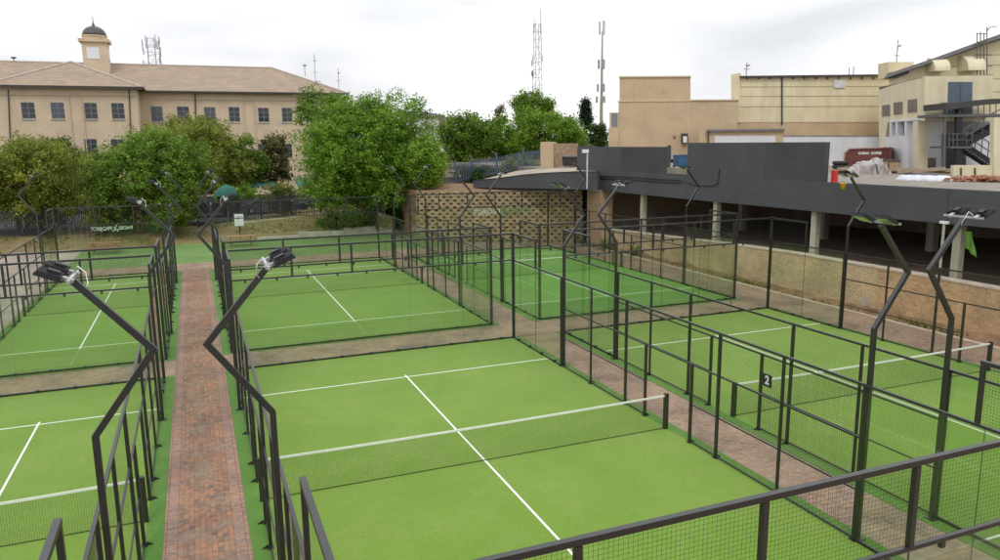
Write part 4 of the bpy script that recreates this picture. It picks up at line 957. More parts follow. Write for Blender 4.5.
MB().prism([(-.36, -.42, .12), (.36, -.42, .12), (.42, -.42, 1.0), (-.42, -.42, 1.0)], (0, .8, 0)).build('body', 'blue_plastic', bn)
MB().prism([(-.46, -.46, 1.0), (.46, -.46, 1.0), (.42, -.46, 1.07), (-.42, -.46, 1.09)], (0, .9, 0)).build('lid', 'car_grey', bn)
for s in (-1, 1): mb = MB(); mb.tube([(s*.3, .32, .12), (s*.38, .32, .12)], .12, 12); mb.build('wheel', 'rubber', bn)
# green cloth hanging and cable tray under the deck at the right
gcx = onX(967, 240, 20.3)
gc = MB(); vs = []; 
for i in range(7):
    for j in range(9): vs.append((20.4+.05*math.sin(i*1.7+j*.6), gcx.y+.22-i*.055-(.02*j)*(1 if i < 4 else 1.4), gcx.z+.30-j*.075*(1+.09*i)))
gc.add(vs, [(i*9+j, i*9+j+1, (i+1)*9+j+1, (i+1)*9+j) for i in range(6) for j in range(8)])
o = tag(gc.build('green_cloth', mat('cloth_green', (.10, .22, .03), .8, var=.25, scale=4), None, True), 'crumpled bright green cloth hanging at the column below the deck, right edge', 'cloth')
pp = onX(945.5, 226, 20.44)
dp = thing('white_pipe', (20.36, pp.y, 2.0), 'thin white pipe standing left of the right hand deck column', 'pipe')
MB().tube([(0, 0, 0), (0, 0, 2.1)], .05, 8).build('pipe', 'concrete_light', dp)
MB().box(-.06, .06, -.16, .16, 2.1, 2.2).build('tray', 'sign_white', dp)
# ------------------------------------------------------------------ terraces and bank beyond the lawn
random.seed(11)
def hterr(x, y):
    t = max(0, min(1, (y-55.6)/6.5)); t = t*t*(3-2*t)
    top = .55+max(0, min(1, (x+6)/14))*.95
    return t*top+.10*noise.noise(Vector((x*.5, y*.5, 0)))*min(1, max(0, (y-55.6)))
mb = MB(); nx, ny = 120, 30; vs = []
for i in range(nx+1):
    for j in range(ny+1):
        x = -45+58*i/nx; y = 55.5+12*j/ny; vs.append((x, y, hterr(x, y)-.01))
mb.add(vs, [(i*(ny+1)+j, (i+1)*(ny+1)+j, (i+1)*(ny+1)+j+1, i*(ny+1)+j+1) for i in range(nx) for j in range(ny)])
structure(mb, 'bank', 'dry_bank', smooth=True)
mb = MB(); mb.prism([(-45, 64, -.5), (13, 64, -.5), (13, 140, -.5), (-90, 140, -.5), (-90, 64, -.5)], (0, 0, 1.35)); structure(mb, 'car_park', 'asphalt')
tw = thing('terrace_steps', (4, 56, 0), 'low beige concrete retaining steps along the far edge of the lawn', 'steps')
for (x0, x1, z) in ((-1.6, 1.6, .22), (1.6, 5.2, .42), (5.2, 10.4, .62)):
    Wp(MB().box(x0, x1-.02, 55.45, 55.95, -.05, z), 'block', 'concrete_light', tw)
# palisade fence
def palfence(x0, x1, y0, y1, root):
    n = max(1, round((x1-x0)/2.6))
    for i in range(n):
        a, b_ = x0+(x1-x0)*i/n, x0+(x1-x0)*(i+1)/n; mb = MB(); k = round((b_-a)/.17)
        for j in range(k):
            x = a+(b_-a)*(j+.5)/k; y = y0+(y1-y0)*(x-x0)/(x1-x0); z = max(0, hterr(x, y)) if y < 67 else .85
            mb.add([(x-.035, y, z+.05), (x+.035, y, z+.05), (x+.035, y, z+2.0), (x, y, z+2.12), (x-.035, y, z+2.0),
                    (x-.035, y+.02, z+.05), (x+.035, y+.02, z+.05), (x+.035, y+.02, z+2.0), (x, y+.02, z+2.12), (x-.035, y+.02, z+2.0)],
                   [(0, 1, 2, 3, 4), (9, 8, 7, 6, 5), (0, 4, 9, 5), (1, 6, 7, 2), (2, 7, 8, 3), (3, 8, 9, 4)])
        ya, yb = [y0+(y1-y0)*(x-x0)/(x1-x0) for x in (a, b_)]; za, zb = hterr(a, ya), hterr(b_, yb)
        for h in (.3, 1.75): mb.bar((a, ya+.045, za+h), (b_, yb+.045, zb+h), .04, .05)
        Wp(mb, 'fence_panel', 'palisade', root)
        Wp(MB().box(a-.05, a+.05, ya+.07, ya+.17, za-.1, za+2.05), 'post', 'palisade', root)
pf = thing('palisade_fence', (-2, 62, .8), 'dark steel palisade fence on the bank between the trees and the lawn', 'fence')
palfence(-26, 9.5, 61.6, 62.4, pf)
# pale kerb line under the palisade
mb = MB()
for i in range(17):
    x = -4+i*.8; y = 61.6+.8*(x+26)/35.5-.12; mb.box(x, x+.78, y-.12, y+.02, hterr(x, y)-.1, hterr(x, y)+.10)
structure(mb, 'fence_kerb', 'kerb')
# green banner on the palisade behind the left court
bnn = thing('shade_banner', (-12, 61.2, .3), 'dark green shade cloth banner tied on the palisade behind the far left court', 'banner')
a = onY(103, 240, 61.3); c = onY(172, 222, 61.3); mb = MB(); n = 20; vs = []
for i in range(n+1):
    for j in range(5): vs.append((a.x+(c.x-a.x)*i/n, 61.3+.04*math.sin(i*1.3+j), .35+(2.0-.35)*j/4))
mb.add(vs, [(i*5+j, (i+1)*5+j, (i+1)*5+j+1, i*5+j+1) for i in range(n) for j in range(4)]); Wp(mb, 'cloth', 'banner_green', bnn, True)

# picnic tables
def picnic(loc, rz, label, m):
    R_ = thing('picnic_table', loc, label, 'picnic table', 'wooden picnic tables on the far lawn', rz)
    mb = MB()
    for i in range(5): mb.box(-1.0, 1.0, -.37+i*.15, -.24+i*.15, .72, .76)
    mb.build('table_top', m, R_)
    for s in (-1, 1):
        mb = MB(); 
        for i in range(2): y = s*(.62+i*.15); mb.box(-1.0, 1.0, min(y, y+.13), max(y, y+.13), .42, .46)
        mb.build('seat', m, R_)
    for x in (-.72, .72):
        mb = MB(); mb.bar((x, -.25, .71), (x, -.6, 0), .05, .12); mb.build('leg', m, R_)
        mb = MB(); mb.bar((x, .25, .71), (x, .6, 0), .05, .12); mb.build('leg', m, R_)
        MB().box(x+.03, x+.07, -.76, .76, .34, .41).build('crossbeam', m, R_)
    return R_
picnic((-11.9, 53.0, .006), .06, 'brown wooden picnic table behind the far left court, below the lettering', 'bench_wood')
picnic((-2.9, 52.6, .006), .05, 'pale wooden picnic table behind the second middle court, below the white sign', 'bench_wood_pale')
lb_ = thing('litter_bin', (-8.6, 53.6, .006), 'small brown wooden litter bin beside the far end of the left court', 'bin')
mb = MB()
for i in range(5):
    for s in (-1, 1): mb.box(-.28+i*.115, -.18+i*.115, s*.28-.02, s*.28+.02, .05, .85); mb.box(s*.28-.02, s*.28+.02, -.26+i*.115, -.17+i*.115, .05, .85)
mb.build('slatted_body', 'bench_wood', lb_); MB().box(-.25, .25, -.25, .25, .04, .7).build('liner', 'rubber', lb_)
sg = onZ(240, 239, .0); sgy = 56.6; sx = onY(239, 220, sgy).x
sn = thing('notice_board', (sx, sgy, .1), 'white notice board on a black post behind the picnic table, before the palisade', 'sign')
ztop, zbot = onY(239, 214, sgy).z, onY(239, 226, sgy).z; hw = (onY(243.8, 220, sgy).x-onY(234.6, 220, sgy).x)/2
Wp(MB().box(sx-.04, sx+.04, sgy+.01, sgy+.09, 0, ztop-.1), 'post', 'black_fin', sn)
sbd = Wp(MB().box(sx-hw, sx+hw, sgy-.02, sgy+.005, zbot, ztop), 'board', 'sign_white', sn)
mb = MB(); mb.box(sx-hw*.78, sx+hw*.72, sgy-.026, sgy-.0205, ztop-.25, ztop-.20); Wp(mb, 'heading', 'sign_text', sn)

# ------------------------------------------------------------------ cars, shade cloths behind the palisade
def car(loc, rz, label, m):
    R_ = thing('parked_car', loc, label, 'car', 'cars parked behind the palisade fence', rz)
    L_, Wd = 2.15, .88; prof = [(-L_, .35), (-L_, .75), (-L_+.25, .90), (-1.25, .98), (-.75, 1.40), (.75, 1.43), (1.45, 1.02), (L_-.1, .85), (L_, .6), (L_, .35)]
    MB().prism([(x, -Wd, z) for x, z in prof], (0, 2*Wd, 0)).build('body', m, R_)
    for s in (-1, 1):
        MB().prism([(-1.1, s*(Wd+.006), 1.0), (-.68, s*(Wd+.006), 1.35), (.7, s*(Wd+.006), 1.37), (1.25, s*(Wd+.006), 1.02)], (0, s*.01, 0)).build('side_window', 'car_glass', R_)
        for x in (-1.3, 1.35):
            w_ = MB().tube([(x, s*(Wd-.18), .33), (x, s*(Wd+.03), .33)], .33, 16).build('wheel', 'rubber', R_)
            MB().tube([(x, s*(Wd+.03), .33), (x, s*(Wd+.045), .33)], .2, 12).build('rim', 'silver', w_)
    for s in (-1, 1): MB().box(L_-.12, L_+.01, s*.62-.15, s*.62+.15, .62, .74).build('headlight', 'sign_white', R_)
    return R_
CL = [(-4.5, 69, .1, 'dark car parked behind the palisade, left of the white notice board', 'car_dark'), (.4, 70.5, -.05, 'grey car parked behind the palisade, right of the white notice board', 'car_grey'),
      (5.6, 70, .05, 'dark car parked behind the palisade, left of the big bright tree', 'car_dark')]
for x, y, r_, l_, m_ in CL: car((x, y, .85), r_, l_, m_)
# low dark wall with pale top behind the cars
lwl = thing('car_park_wall', (2, 73, .85), 'low dark wall with pale coping behind the parked cars', 'wall')
Wp(MB().box(-14, 13, 73.2, 73.45, .85, 2.45), 'wall', 'dark_plaster', lwl); Wp(MB().box(-14, 13, 73.15, 73.5, 2.45, 2.56), 'coping', 'kerb', lwl)
p = onY(227, 198, 68)
um = thing('garden_umbrella', (p.x, 68, .85), 'dark green closed-sided umbrella above the palisade beside the floodlight heads', 'umbrella')
zt = onY(226, 185, 68).z-.85; zb = onY(226, 196, 68).z-.85
MB().lathe((0, 0, 0), [(1.15, zb), (1.0, zb+.35*(zt-zb)), (.7, zb+.72*(zt-zb)), (.3, zb+.94*(zt-zb)), (.03, zt)], 10).build('canopy', 'teal_cloth', um, False)
MB().tube([(0, 0, 0), (0, 0, zb)], .04, 8).build('pole', 'silver', um)
def sail(u0, v0, u1, v1, y, label, m):
    a, c = onY(u0, v1, y), onY(u1, v0, y); rt = thing('carport', (a.x, y, .85), label, 'carport', 'green shade net carports behind the fence')
    mb = MB(); n = 10; vs = []
    for i in range(n+1):
        for j in range(6):
            t = j/5; vs.append((a.x+(c.x-a.x)*i/n, y+t*4.5, a.z+(c.z-a.z)*math.sin(t*math.pi*.5)+.06*math.sin(i*2.1)))
    mb.add(vs, [(i*6+j, (i+1)*6+j, (i+1)*6+j+1, i*6+j+1) for i in range(n) for j in range(5)]); Wp(mb, 'shade_net', m, rt, True)
    for x in (a.x+.1, c.x-.1): Wp(MB().tube([(x, y+.1, .85), (x, y+.1, a.z)], .05, 6), 'post', 'silver', rt)
sail(250, 181, 276, 187, 77, 'pale teal shade net carport above the yellow green bush', 'teal_pale')
sail(298, 180, 318, 187, 77, 'pale teal shade net carport left of the big bright tree', 'teal_pale')

# ------------------------------------------------------------------ long brick building, upper left
YW, YM = 92.0, 98.0
wing = Face(-5, 100, 138, 100); 
class YFace(Face):
    def __init__(s, y): s.a = Vector((0, y, 0)); s.d = Vector((1, 0, 0)); s.n = Vector((0, -1, 0))
wf_, mf_ = YFace(YW), YFace(YM)
xL, xR = wf_.P(-8, 88).x, wf_.P(136, 90).x; ze = wf_.P(60, 86).z
xE = mf_.P(342, 96).x; zm_ = mf_.P(250, 93.5).z; ze = (ze+zm_)/2
ob = thing('long_brick_building', ((xL+xE)/2, YM, .8), 'long tan brick building with tiled hipped roof at the upper left', 'building')
Wp(MB().box(xL, xR, YW, YM+2, 0, ze), 'wing_wall', 'left_brick', ob)
Wp(MB().box(-75, xE, YM, YM+16, 0, ze), 'wall', 'left_brick', ob)
def roof(mb, x0, x1, y0, y1, z, rz, ov=.7):
    x0 -= ov; x1 += ov; y0 -= ov; y1 += ov; d = (y1-y0)/2; yc = (y0+y1)/2
    mb.add([(x0, y0, z), (x1, y0, z), (x1, y1, z), (x0, y1, z), (x0+d, yc, rz), (x1-d, yc, rz)], [(0, 1, 5, 4), (1, 2, 5), (2, 3, 4, 5), (3, 0, 4), (0, 3, 2, 1)])
rzm = onY(200, 66.5, YM+8).z
mb = MB(); roof(mb, -75, xE, YM, YM+16, ze+.02, rzm); Wp(mb, 'roof', 'roof_tile', ob)
xa = (xL+xR)/2; hw = (xR-xL)/2+.7; ya = YW-.7+hw*.92; za = onY(80, 62.5, ya).z
za = min(za, rzm+.02)
mb = MB(); yb = YM+8
mb.add([(xL-.7, YW-.7, ze+.03), (xR+.7, YW-.7, ze+.03), (xa, ya, za), (xR+.7, YM+1, ze+.03), (xL-.7, YM+1, ze+.03), (xa, yb+.3, za)],
       [(0, 1, 2), (1, 3, 5, 2), (0, 2, 5, 4)]); Wp(mb, 'wing_roof', 'roof_tile', ob)
mb = MB(); apex = (xa, ya, za)
mb.tube([(xL-.7, YW-.7, ze+.05), (xa, ya, za+.05)], .13, 6); mb.tube([(xR+.7, YW-.7, ze+.05), (xa, ya, za+.05)], .13, 6); Wp(mb, 'hip_tiles', 'roof_trim', ob)
mb = MB(); mb.tube([(-60, YM+8, rzm+.03), (xE+.7-8.7, YM+8, rzm+.03)], .13, 6); mb.tube([(xE+.7, YM-.7, ze+.05), (xE+.7-8.7, YM+8, rzm+.03)], .13, 6); Wp(mb, 'ridge_tiles', 'roof_trim', ob)
mb = MB(); mb.box(xL-.8, xR+.8, YW-.86, YW-.7, ze-.14, ze+.06); mb.box(xR+.7, xR+.86, YW-.7, YM-.7, ze-.14, ze+.06); mb.box(xR+.86, xE+.8, YM-.86, YM-.7, ze-.14, ze+.06); mb.box(-75, xL-.8, YM-.86, YM-.7, ze-.14, ze+.06)
Wp(mb, 'gutter', 'dark_trim', ob)
mb = MB(); mb.box(xL-.06, xR+.06, YW-.10, YW, ze-.95, ze-.82); mb.box(xR+.06, xE+.05, YM-.10, YM, ze-.95, ze-.82); mb.box(xL-.7, xR+.7, YW-.7, YW, ze-.2, ze-.14); Wp(mb, 'string_course', 'left_trim', ob)
for u in (8.6, 129.5): part(wf_, ob, 'downpipe', 'dark_trim', [(u-1, 90), (u, 90), (u+2.2, 150), (u+1.2, 150)], .12, .14)
part(mf_, ob, 'downpipe', 'dark_trim', [(194.5, 94), (195.8, 94), (197, 150), (195.8, 150)], .12, .14)
for f, ws in ((wf_, [(22.5, 102.5, 34.5, 118.7), (52, 102.7, 64, 118.7), (85.5, 103, 96.8, 118.9), (112.5, 103.2, 124, 119)]),
              (mf_, [(152, 106.5, 162.5, 121.7), (178, 106.7, 189, 121.7), (205, 107.2, 215.5, 121.8), (229.5, 107.2, 239.5, 121.8), (258.8, 107.9, 268.8, 122), (282.5, 108, 292, 122), (307, 108.2, 316, 122.2)])):
    windows(f, ob, ws); windows(f, ob, [(a, b_+36, c, d+36) for a, b_, c, d in ws])
# shallow arched panels
for f, u0, u1, vt in ((wf_, 68.5, 81.5, 93), (mf_, 243.5, 254, 99)):
    mb = MB(); c0, c1 = f.P(u0, vt+6), f.P(u1, vt+6); r_ = (c1.x-c0.x)/2; cx = (c0.x+c1.x)/2; zc = c0.z
    pts = [(c1.x, -1)]+[(cx+r_*math.cos(t*math.pi/12), r_*math.sin(t*math.pi/12)) for t in range(13)]+[(c0.x, -1)]
    P3 = [(x, f.a.y-.05, zc+z if z > -1 else 1) for x, z in pts]
    for a, b_ in zip(P3, P3[1:]): mb.bar(a, b_, .10, .16, up=(0, 1, 0))
    Wp(mb, 'arch_moulding', 'left_trim', ob)
# cupola
yc = YM+4.5; cL, cR = onY(81, 50, yc), onY(106.5, 50, yc); cw_ = (cR.x-cL.x)/2; cx = (cL.x+cR.x)/2+.1; zb = onY(90, 72, yc).z; zt = onY(90, 41.5, yc).z
cu = thing('cupola', (cx, yc+cw_, zb), 'small tan tower with dark dome and spike on the brick building roof', 'cupola')
zt2 = onY(90, 34.5, yc).z; zt3 = onY(90, 24.5, yc).z; zsp = onY(92, 14.5, yc).z
Wp(MB().box(cx-cw_, cx+cw_, yc, yc+2*cw_, zb-1.2, zt), 'tower', 'left_brick', cu)
Wp(MB().box(cx-cw_-.3, cx+cw_+.3, yc-.3, yc+2*cw_+.3, zt-.05, zt+.32), 'cornice', 'left_trim', cu)
mb = MB(); mb.lathe((cx, yc+cw_, 0), [(cw_*.96, zt+.3), (cw_*.96, zt2-.2), (cw_*1.04, zt2-.15), (cw_*1.04, zt2)], 28); Wp(mb, 'drum', 'left_trim', cu)
mb = MB(); R0 = cw_*.98; prof = [(R0*math.cos(t*math.pi/20), zt2+(zt3-zt2)*math.sin(t*math.pi/20)) for t in range(10)]; mb.lathe((cx, yc+cw_, 0), prof+[(.05, zt3)], 28); Wp(mb, 'dome', 'copper_dark', cu, True)
mb = MB(); mb.lathe((cx, yc+cw_, 0), [(.22, zt3-.1), (.12, zt3+.3), (.06, zt3+.4), (.02, zsp)], 8); Wp(mb, 'spike', 'copper_dark', cu)
pz0, pz1 = onY(93, 59, yc).z, onY(93, 47.5, yc).z; px0, px1 = onY(86.5, 50, yc).x, onY(99, 50, yc).x
Wp(MB().box(px0, px1, yc-.05, yc, pz0, pz1), 'clock_panel', 'sign_white', cu); Wp(MB().box(cx+cw_, cx+cw_+.05, yc+.5, yc+2*cw_-.5, pz0, pz1), 'clock_panel', 'sign_white', cu)
Wp(MB().box(cx-cw_-.1, cx+cw_+.15, yc-.1, yc+2*cw_+.1, zb-1.0, zb-.25), 'flashing', 'roof_flash_red', cu)
# small roof items
for (u, v0, v1, y, lab, k) in ((14, 61.5, 57.5, YM+8, 'tiny dark cowl on the left building ridge', 0), (305, 74, 65, YM+9, 'short dish aerial at the right end of the tiled roof', 1)):
    a, c = onY(u, v0, y), onY(u, v1, y); rt = thing('roof_aerial', (a.x, y, a.z-.3), lab, 'aerial')
    MB().tube([(0, 0, 0), (0, 0, c.z-a.z+.3)], .06, 6).build('stem', 'mast_steel', rt)
    MB().lathe((0, 0, c.z-a.z+.1), [(.05, 0), (.32, .12), (.3, .22), (.05, .26)], 10).build('head', 'dark_trim' if k == 0 else 'mast_steel', rt)
# far pale building between the trees
ff = Face(408, 140, 446, 140)
fw = thing('pale_house', tuple(ff.P(425, 130).xy)+(0,), 'pale distant house with dark roof edge between the big tree and the mid trees', 'building')
part(ff, fw, 'wall', 'white_paint', [(400, 116), (444, 116), (444, 160), (400, 160)], 12, 0)
part(ff, fw, 'roof', 'grey_roof', [(396, 112), (420, 111), (445, 115.4), (445, 116.4), (396, 116.2)], 13, .8)
part(ff, fw, 'window', 'dark_trim', [(431, 126), (434, 126), (434, 131), (431, 131)], .1, .05)

# ------------------------------------------------------------------ masts
def lattice(u, vb, vt, wpx, dep, label, clutter, top_spikes=()):
    a, c = onD(u, vb, dep), onD(u, vt, dep); rt = thing('lattice_mast', tuple(a.xy)+(0,), label, 'mast', 'steel masts on the skyline')
    hw = wpx/FN*dep/2; zb, zt = 0, c.z; n = int((zt-zb)/(hw*2.2)); mb = MB(); P4 = [(-1, -1), (1, -1), (1, 1), (-1, 1)]
    def cor(i, z): t = (z-zb)/(zt-zb); k = hw*(1.35-.5*t); return Vector((P4[i][0]*k, P4[i][1]*k, z))
    for i in range(4): mb.tube([cor(i, zb), cor(i, zt)], .07, 4)
    Wp_ = mb.build('legs', 'mast_steel', rt); mb = MB()
    for k in range(n):
        z0, z1 = zb+(zt-zb)*k/n, zb+(zt-zb)*(k+1)/n
        for i in range(4):
            j = (i+1) % 4; a1, b1 = (cor(i, z0), cor(j, z1)) if k % 2 else (cor(j, z0), cor(i, z1)); mb.bar(a1, b1, .05); mb.bar(cor(i, z1), cor(j, z1), .05)
    mb.build('bracing', 'mast_steel', rt)
    rnd = random.Random(int(u))
    for k in range(clutter):
        z = zt-(zt-zb)*rnd.uniform(.0, .45)*(.5 if clutter > 9 else 1); s = rnd.choice((-1, 1)); x = s*(hw+rnd.uniform(.3, .9)); h = rnd.uniform(.7, 2.2)
        mb = MB(); mb.bar((x, 0, z-h/2), (x, 0, z+h/2), .2, .16, up=(0, 1, 0)); mb.bar((0, 0, z), (x, 0, z), .06); mb.build('antenna', 'mast_steel', rt)
    for dx, h in top_spikes: MB().tube([(dx*hw, 0, zt-2), (dx*hw, 0, zt+h)], .08, 5).build('whip_aerial', 'mast_steel', rt)
lattice(537.5, 100, 26, 6.5, 170, 'tall lattice telecom mast rising above the round dark tree', 7, ((-1, 1.2), (1.1, 3.2)))
lattice(153, 68, 39, 7.5, 150, 'short crowded lattice mast behind the tiled roof right of the cupola', 14, ((-1.2, .5), (1.2, .7)))
a, c = onD(601, 140, 120), onD(601, 34, 120)
mo = thing('monopole_mast', (a.x, a.y, 0), 'slim green telecom pole with white antennas left of the brick block', 'mast')
MB().tube([(0, 0, 0), (0, 0, c.z-9), (0, 0, c.z)], .36, 10, .10).build('pole', 'mast_green', mo)
for z, h, r_ in ((.5, 2.0, .42), (-5, 1.4, .5), (-8.6, 1.2, .6), (-10.4, 1.0, .75), (-15, 1.6, .9)):
    for k in range(3):
        an = k*2.1+.4; MB().box(-.14+r_*math.cos(an), .14+r_*math.cos(an), r_*math.sin(an)-.1, r_*math.sin(an)+.1, c.z+z-h/2, c.z+z+h/2).build('panel_antenna', 'antenna_white' if z > 0 else 'mast_steel', mo)
for (u, vb, vt, d, lab) in ((316.5, 100, 55, 160, 'thin aerial pole with dish behind the tiled roof, taller of the two right of it'), (339.5, 100, 69, 160, 'thin aerial pole behind the tiled roof, shorter and more to the right'),
                            (895, 80, 41, 84, 'thin white aerial with two dishes above the cream hall'), (746, 80, 63, 92, 'small white dish aerial on the left end of the cream hall'),
                            (853, 78, 67, 90, 'short thin pipe pair above the cream hall roof')):
    a, c = onD(u, vb, d), onD(u, vt, d); rt = thing('aerial_pole', tuple(a), lab, 'aerial')
    h = c.z-a.z; MB().tube([(0, 0, 0), (0, 0, h)], .07, 6).build('pole', 'mast_steel', rt)
    if u == 853: MB().tube([(-.7, 0, 0), (-.7, 0, h*.9)], .07, 6).build('pole', 'mast_steel', rt)
    else:
        MB().lathe((.1, -.1, h*.86), [(.05, -.2), (.34, 0), (.05, .2)], 10).build('dish', 'antenna_white', rt)
        MB().box(-.45, .45, -.05, .05, h*.6, h*.6+.08).build('crossarm', 'mast_steel', rt)

# ------------------------------------------------------------------ trees
def tree(name, u, v_top, v_bot, wpx, dep, leaf, label, seed, zg=0.8, nleaf=9000, ls=.22, droop=0, bark='bark', shape='round', lobes=None, cat='tree', group='trees beyond the fences', trunk_show=.25, stems=1):
    rnd = random.Random(seed)
    base = onD(u, 200, dep); k = dep/FN; top = onD(u, v_top, dep).z; bot = max(zg+.1, onD(u, v_bot, dep).z); R = wpx/2*k
    root = thing(name, (base.x, base.y, zg), label, cat, group)
    H = top-zg; cb = bot-zg; CH = H-cb
    mb = MB(); tr = max(.08, R*.055); limbs = []
    nl = lobes or max(7, int(R*3.2)); C_ = []
    for s in range(stems):
        ox = rnd.uniform(-.5, .5)*R*.5 if stems > 1 else 0; oy = rnd.uniform(-.4, .4) if stems > 1 else 0
        lean = rnd.uniform(-.1, .1)*H
        mb.tube([(ox, oy, -.3), (ox+lean*.3, oy, H*.25), (ox+lean*.7, oy, H*.5), (ox+lean, oy, H*.78)], tr*(1 if stems == 1 else .7), 8, tr*.3)
    for i in range(nl):
        if shape == 'cone':
            t = rnd.random()**.8; z = cb+CH*t; rr = R*(1-t)*.75*math.sqrt(rnd.random()); an = rnd.uniform(0, 6.28); cr_ = R*(.22+.35*(1-t))
        else:
            an = i*2.399+rnd.uniform(-.4, .4); t = (i+.5)/nl; zz = 1-2*t; q = math.sqrt(max(0, 1-zz*zz)); f = rnd.uniform(.50, .80)
            rr = R*q*f; z = cb+CH*(.5+.5*zz*f*1.12); cr_ = min(R, CH*.6)*rnd.uniform(.24, .40)
            if z < cb+cr_*.6: z = cb+cr_*.6
            if z > H-cr_*.8: z = H-cr_*.8
        cx, cy_ = rr*math.cos(an), rr*math.sin(an)*(.85)
        C_.append((cx, cy_, z, cr_))
        if i % 2 == 0 and shape != 'cone': mb.tube([(0, 0, max(.2, H*.22)), (cx*.4, cy_*.4, z*.6+cb*.2), (cx*.9, cy_*.9, z)], tr*.45, 5, tr*.08)
    mb.build('trunk', bark, root, True)
    vs = []; fs = []
    tot = sum(c[3]**2 for c in C_)
    for cx, cy_, z, cr_ in C_:
        n = int(nleaf*cr_**2/tot)
        # each lobe is made of twiggy sprays
        nspr = max(6, n//26)
        for s in range(nspr):
            d = Vector((rnd.gauss(0, 1), rnd.gauss(0, 1), rnd.gauss(.15, 1))).normalized(); r0 = cr_*(rnd.random()**.42)*rnd.uniform(.78, 1.18)
            c0 = Vector((cx, cy_, z))+Vector((d.x*r0, d.y*r0, d.z*r0*.8)); ax = (d+Vector((rnd.uniform(-.5, .5), rnd.uniform(-.5, .5), rnd.uniform(-.3, .3)-droop*1.6))).normalized()
            sl_ = ls*rnd.uniform(1.6, 3.4)
            for q in range(26):
                p = c0+ax*sl_*rnd.uniform(-.5, .8)+Vector((rnd.gauss(0, 1), rnd.gauss(0, 1), rnd.gauss(0, .8)))*ls*.75
                if droop: p.z -= droop*rnd.random()*ls*4
                if p.z < .05: continue
                a = Vector((rnd.gauss(0, 1), rnd.gauss(0, 1), rnd.gauss(0, .6))).normalized(); b_ = a.cross(Vector((rnd.gauss(0, 1), rnd.gauss(0, 1), rnd.gauss(0, 1)))).normalized()
                if droop: a = (a*.4+Vector((0, 0, -1))).normalized(); b_ = a.cross(Vector((rnd.gauss(0, 1), rnd.gauss(0, 1), 0))).normalized()
                l_ = ls*rnd.uniform(.35, .62); w_ = l_*(.5 if not droop else .24); o = len(vs)
                vs += [p-a*l_, p+b_*w_, p+a*l_, p-b_*w_]; fs.append((o, o+1, o+2, o+3))
    me = bpy.data.meshes.new('crown'); me.from_pydata([tuple(v) for v in vs], [], fs); me.materials.append(MATS[leaf])
    o = bpy.data.objects.new('crown', me); COL.objects.link(o); o.parent = root
    return root
T = tree
T('leafy_tree', 373, 94, 226, 150, 62, 'leaf_bright', 'large bright green tree with dense round crown, centre left beyond the courts', 1, nleaf=88000, ls=.23, lobes=46)
T('leafy_tree', 335, 87, 160, 70, 70, 'leaf_mid', 'mid green tree top behind the left shoulder of the large bright tree', 2, nleaf=12000, ls=.26, lobes=14)
T('drooping_tree', 34, 139, 243, 130, 60, 'leaf_olive', 'yellow green drooping tree at the left edge above the far left court', 3, nleaf=52000, ls=.22, bark='bark_red', lobes=40, stems=4)
T('leafy_tree', 150, 129, 238, 142, 60, 'leaf_mid', 'wide mid green tree right of the drooping one, behind the lettering court', 4, nleaf=50000, ls=.23, lobes=28, bark='bark_red', stems=2)
T('drooping_tree', 92, 150, 225, 60, 58.5, 'leaf_yellow', 'small yellowish tree between the drooping tree and the wide green one', 5, nleaf=6500, ls=.24, droop=.3, lobes=12, bark='bark_red', stems=2)
T('leafy_tree', 194, 114, 205, 120, 76, 'leaf_olive', 'olive green tree rising behind the wide green one, in front of the brick building', 6, nleaf=32000, ls=.26, lobes=20)
T('leafy_tree', 243, 133, 200, 52, 80, 'leaf_mid', 'rounded tree with mixed green leaves below the brick building windows', 7, nleaf=11000, ls=.30, lobes=13)
T('leafy_tree', 278, 128, 190, 34, 82, 'leaf_rust', 'narrow rusty brown tree left of the large bright tree', 8, nleaf=8000, ls=.30, lobes=10)
T('bush', 280, 183, 214, 40, 66.5, 'leaf_yellow', 'yellow green bush leaning over the palisade, left of the large bright tree', 9, nleaf=3800, ls=.22, lobes=9, cat='bush', group='bushes along the fence')
T('bush', 238, 186, 204, 44, 70, 'leaf_bright', 'low bright green bush beside the green umbrella', 10, nleaf=3600, ls=.22, lobes=9, cat='bush', group='bushes along the fence')
T('bush', 343, 213, 234, 58, 61.5, 'leaf_mid', 'low dark green hedge clump spilling down the bank under the large tree', 12, zg=.3, nleaf=9000, ls=.20, lobes=16, cat='bush', group='bushes along the fence')
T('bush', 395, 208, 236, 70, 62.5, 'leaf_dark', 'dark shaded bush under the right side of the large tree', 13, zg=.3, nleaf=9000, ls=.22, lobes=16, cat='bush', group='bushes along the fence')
T('leafy_tree', 1, 123, 190, 28, 84, 'leaf_mid', 'small green tree cut by the left edge before the brick building', 14, nleaf=6500, ls=.3, lobes=9)
T('leafy_tree', 62, 138, 175, 44, 82, 'leaf_dark', 'dark low tree top peeping above the drooping tree', 15, nleaf=6500, ls=.3, lobes=9)
T('leafy_tree', 466, 111, 168, 56, 86, 'leaf_mid', 'mid green tree right of the large bright tree, before the pale house', 16, zg=2.5, nleaf=15000, ls=.32, lobes=16)
T('leafy_tree', 497, 117, 168, 40, 90, 'leaf_bright', 'bright tree between the mid green one and the wide one on the right', 17, zg=2.5, nleaf=9000, ls=.32, lobes=12)
T('leafy_tree', 547, 109, 164, 96, 86, 'leaf_bright', 'wide bright green tree behind the blue grey ramp fence', 18, zg=3, nleaf=30000, ls=.28, lobes=22)
T('leafy_tree', 532, 94, 124, 50, 104, 'leaf_mid', 'round dark green treetop under the tall lattice mast', 19, nleaf=16000, ls=.32, lobes=26)
T('conifer', 584.5, 102, 128, 11, 120, 'leaf_conifer', 'dark pointed conifer left of the slim telecom pole', 20, nleaf=6500, ls=.34, shape='cone', lobes=26)
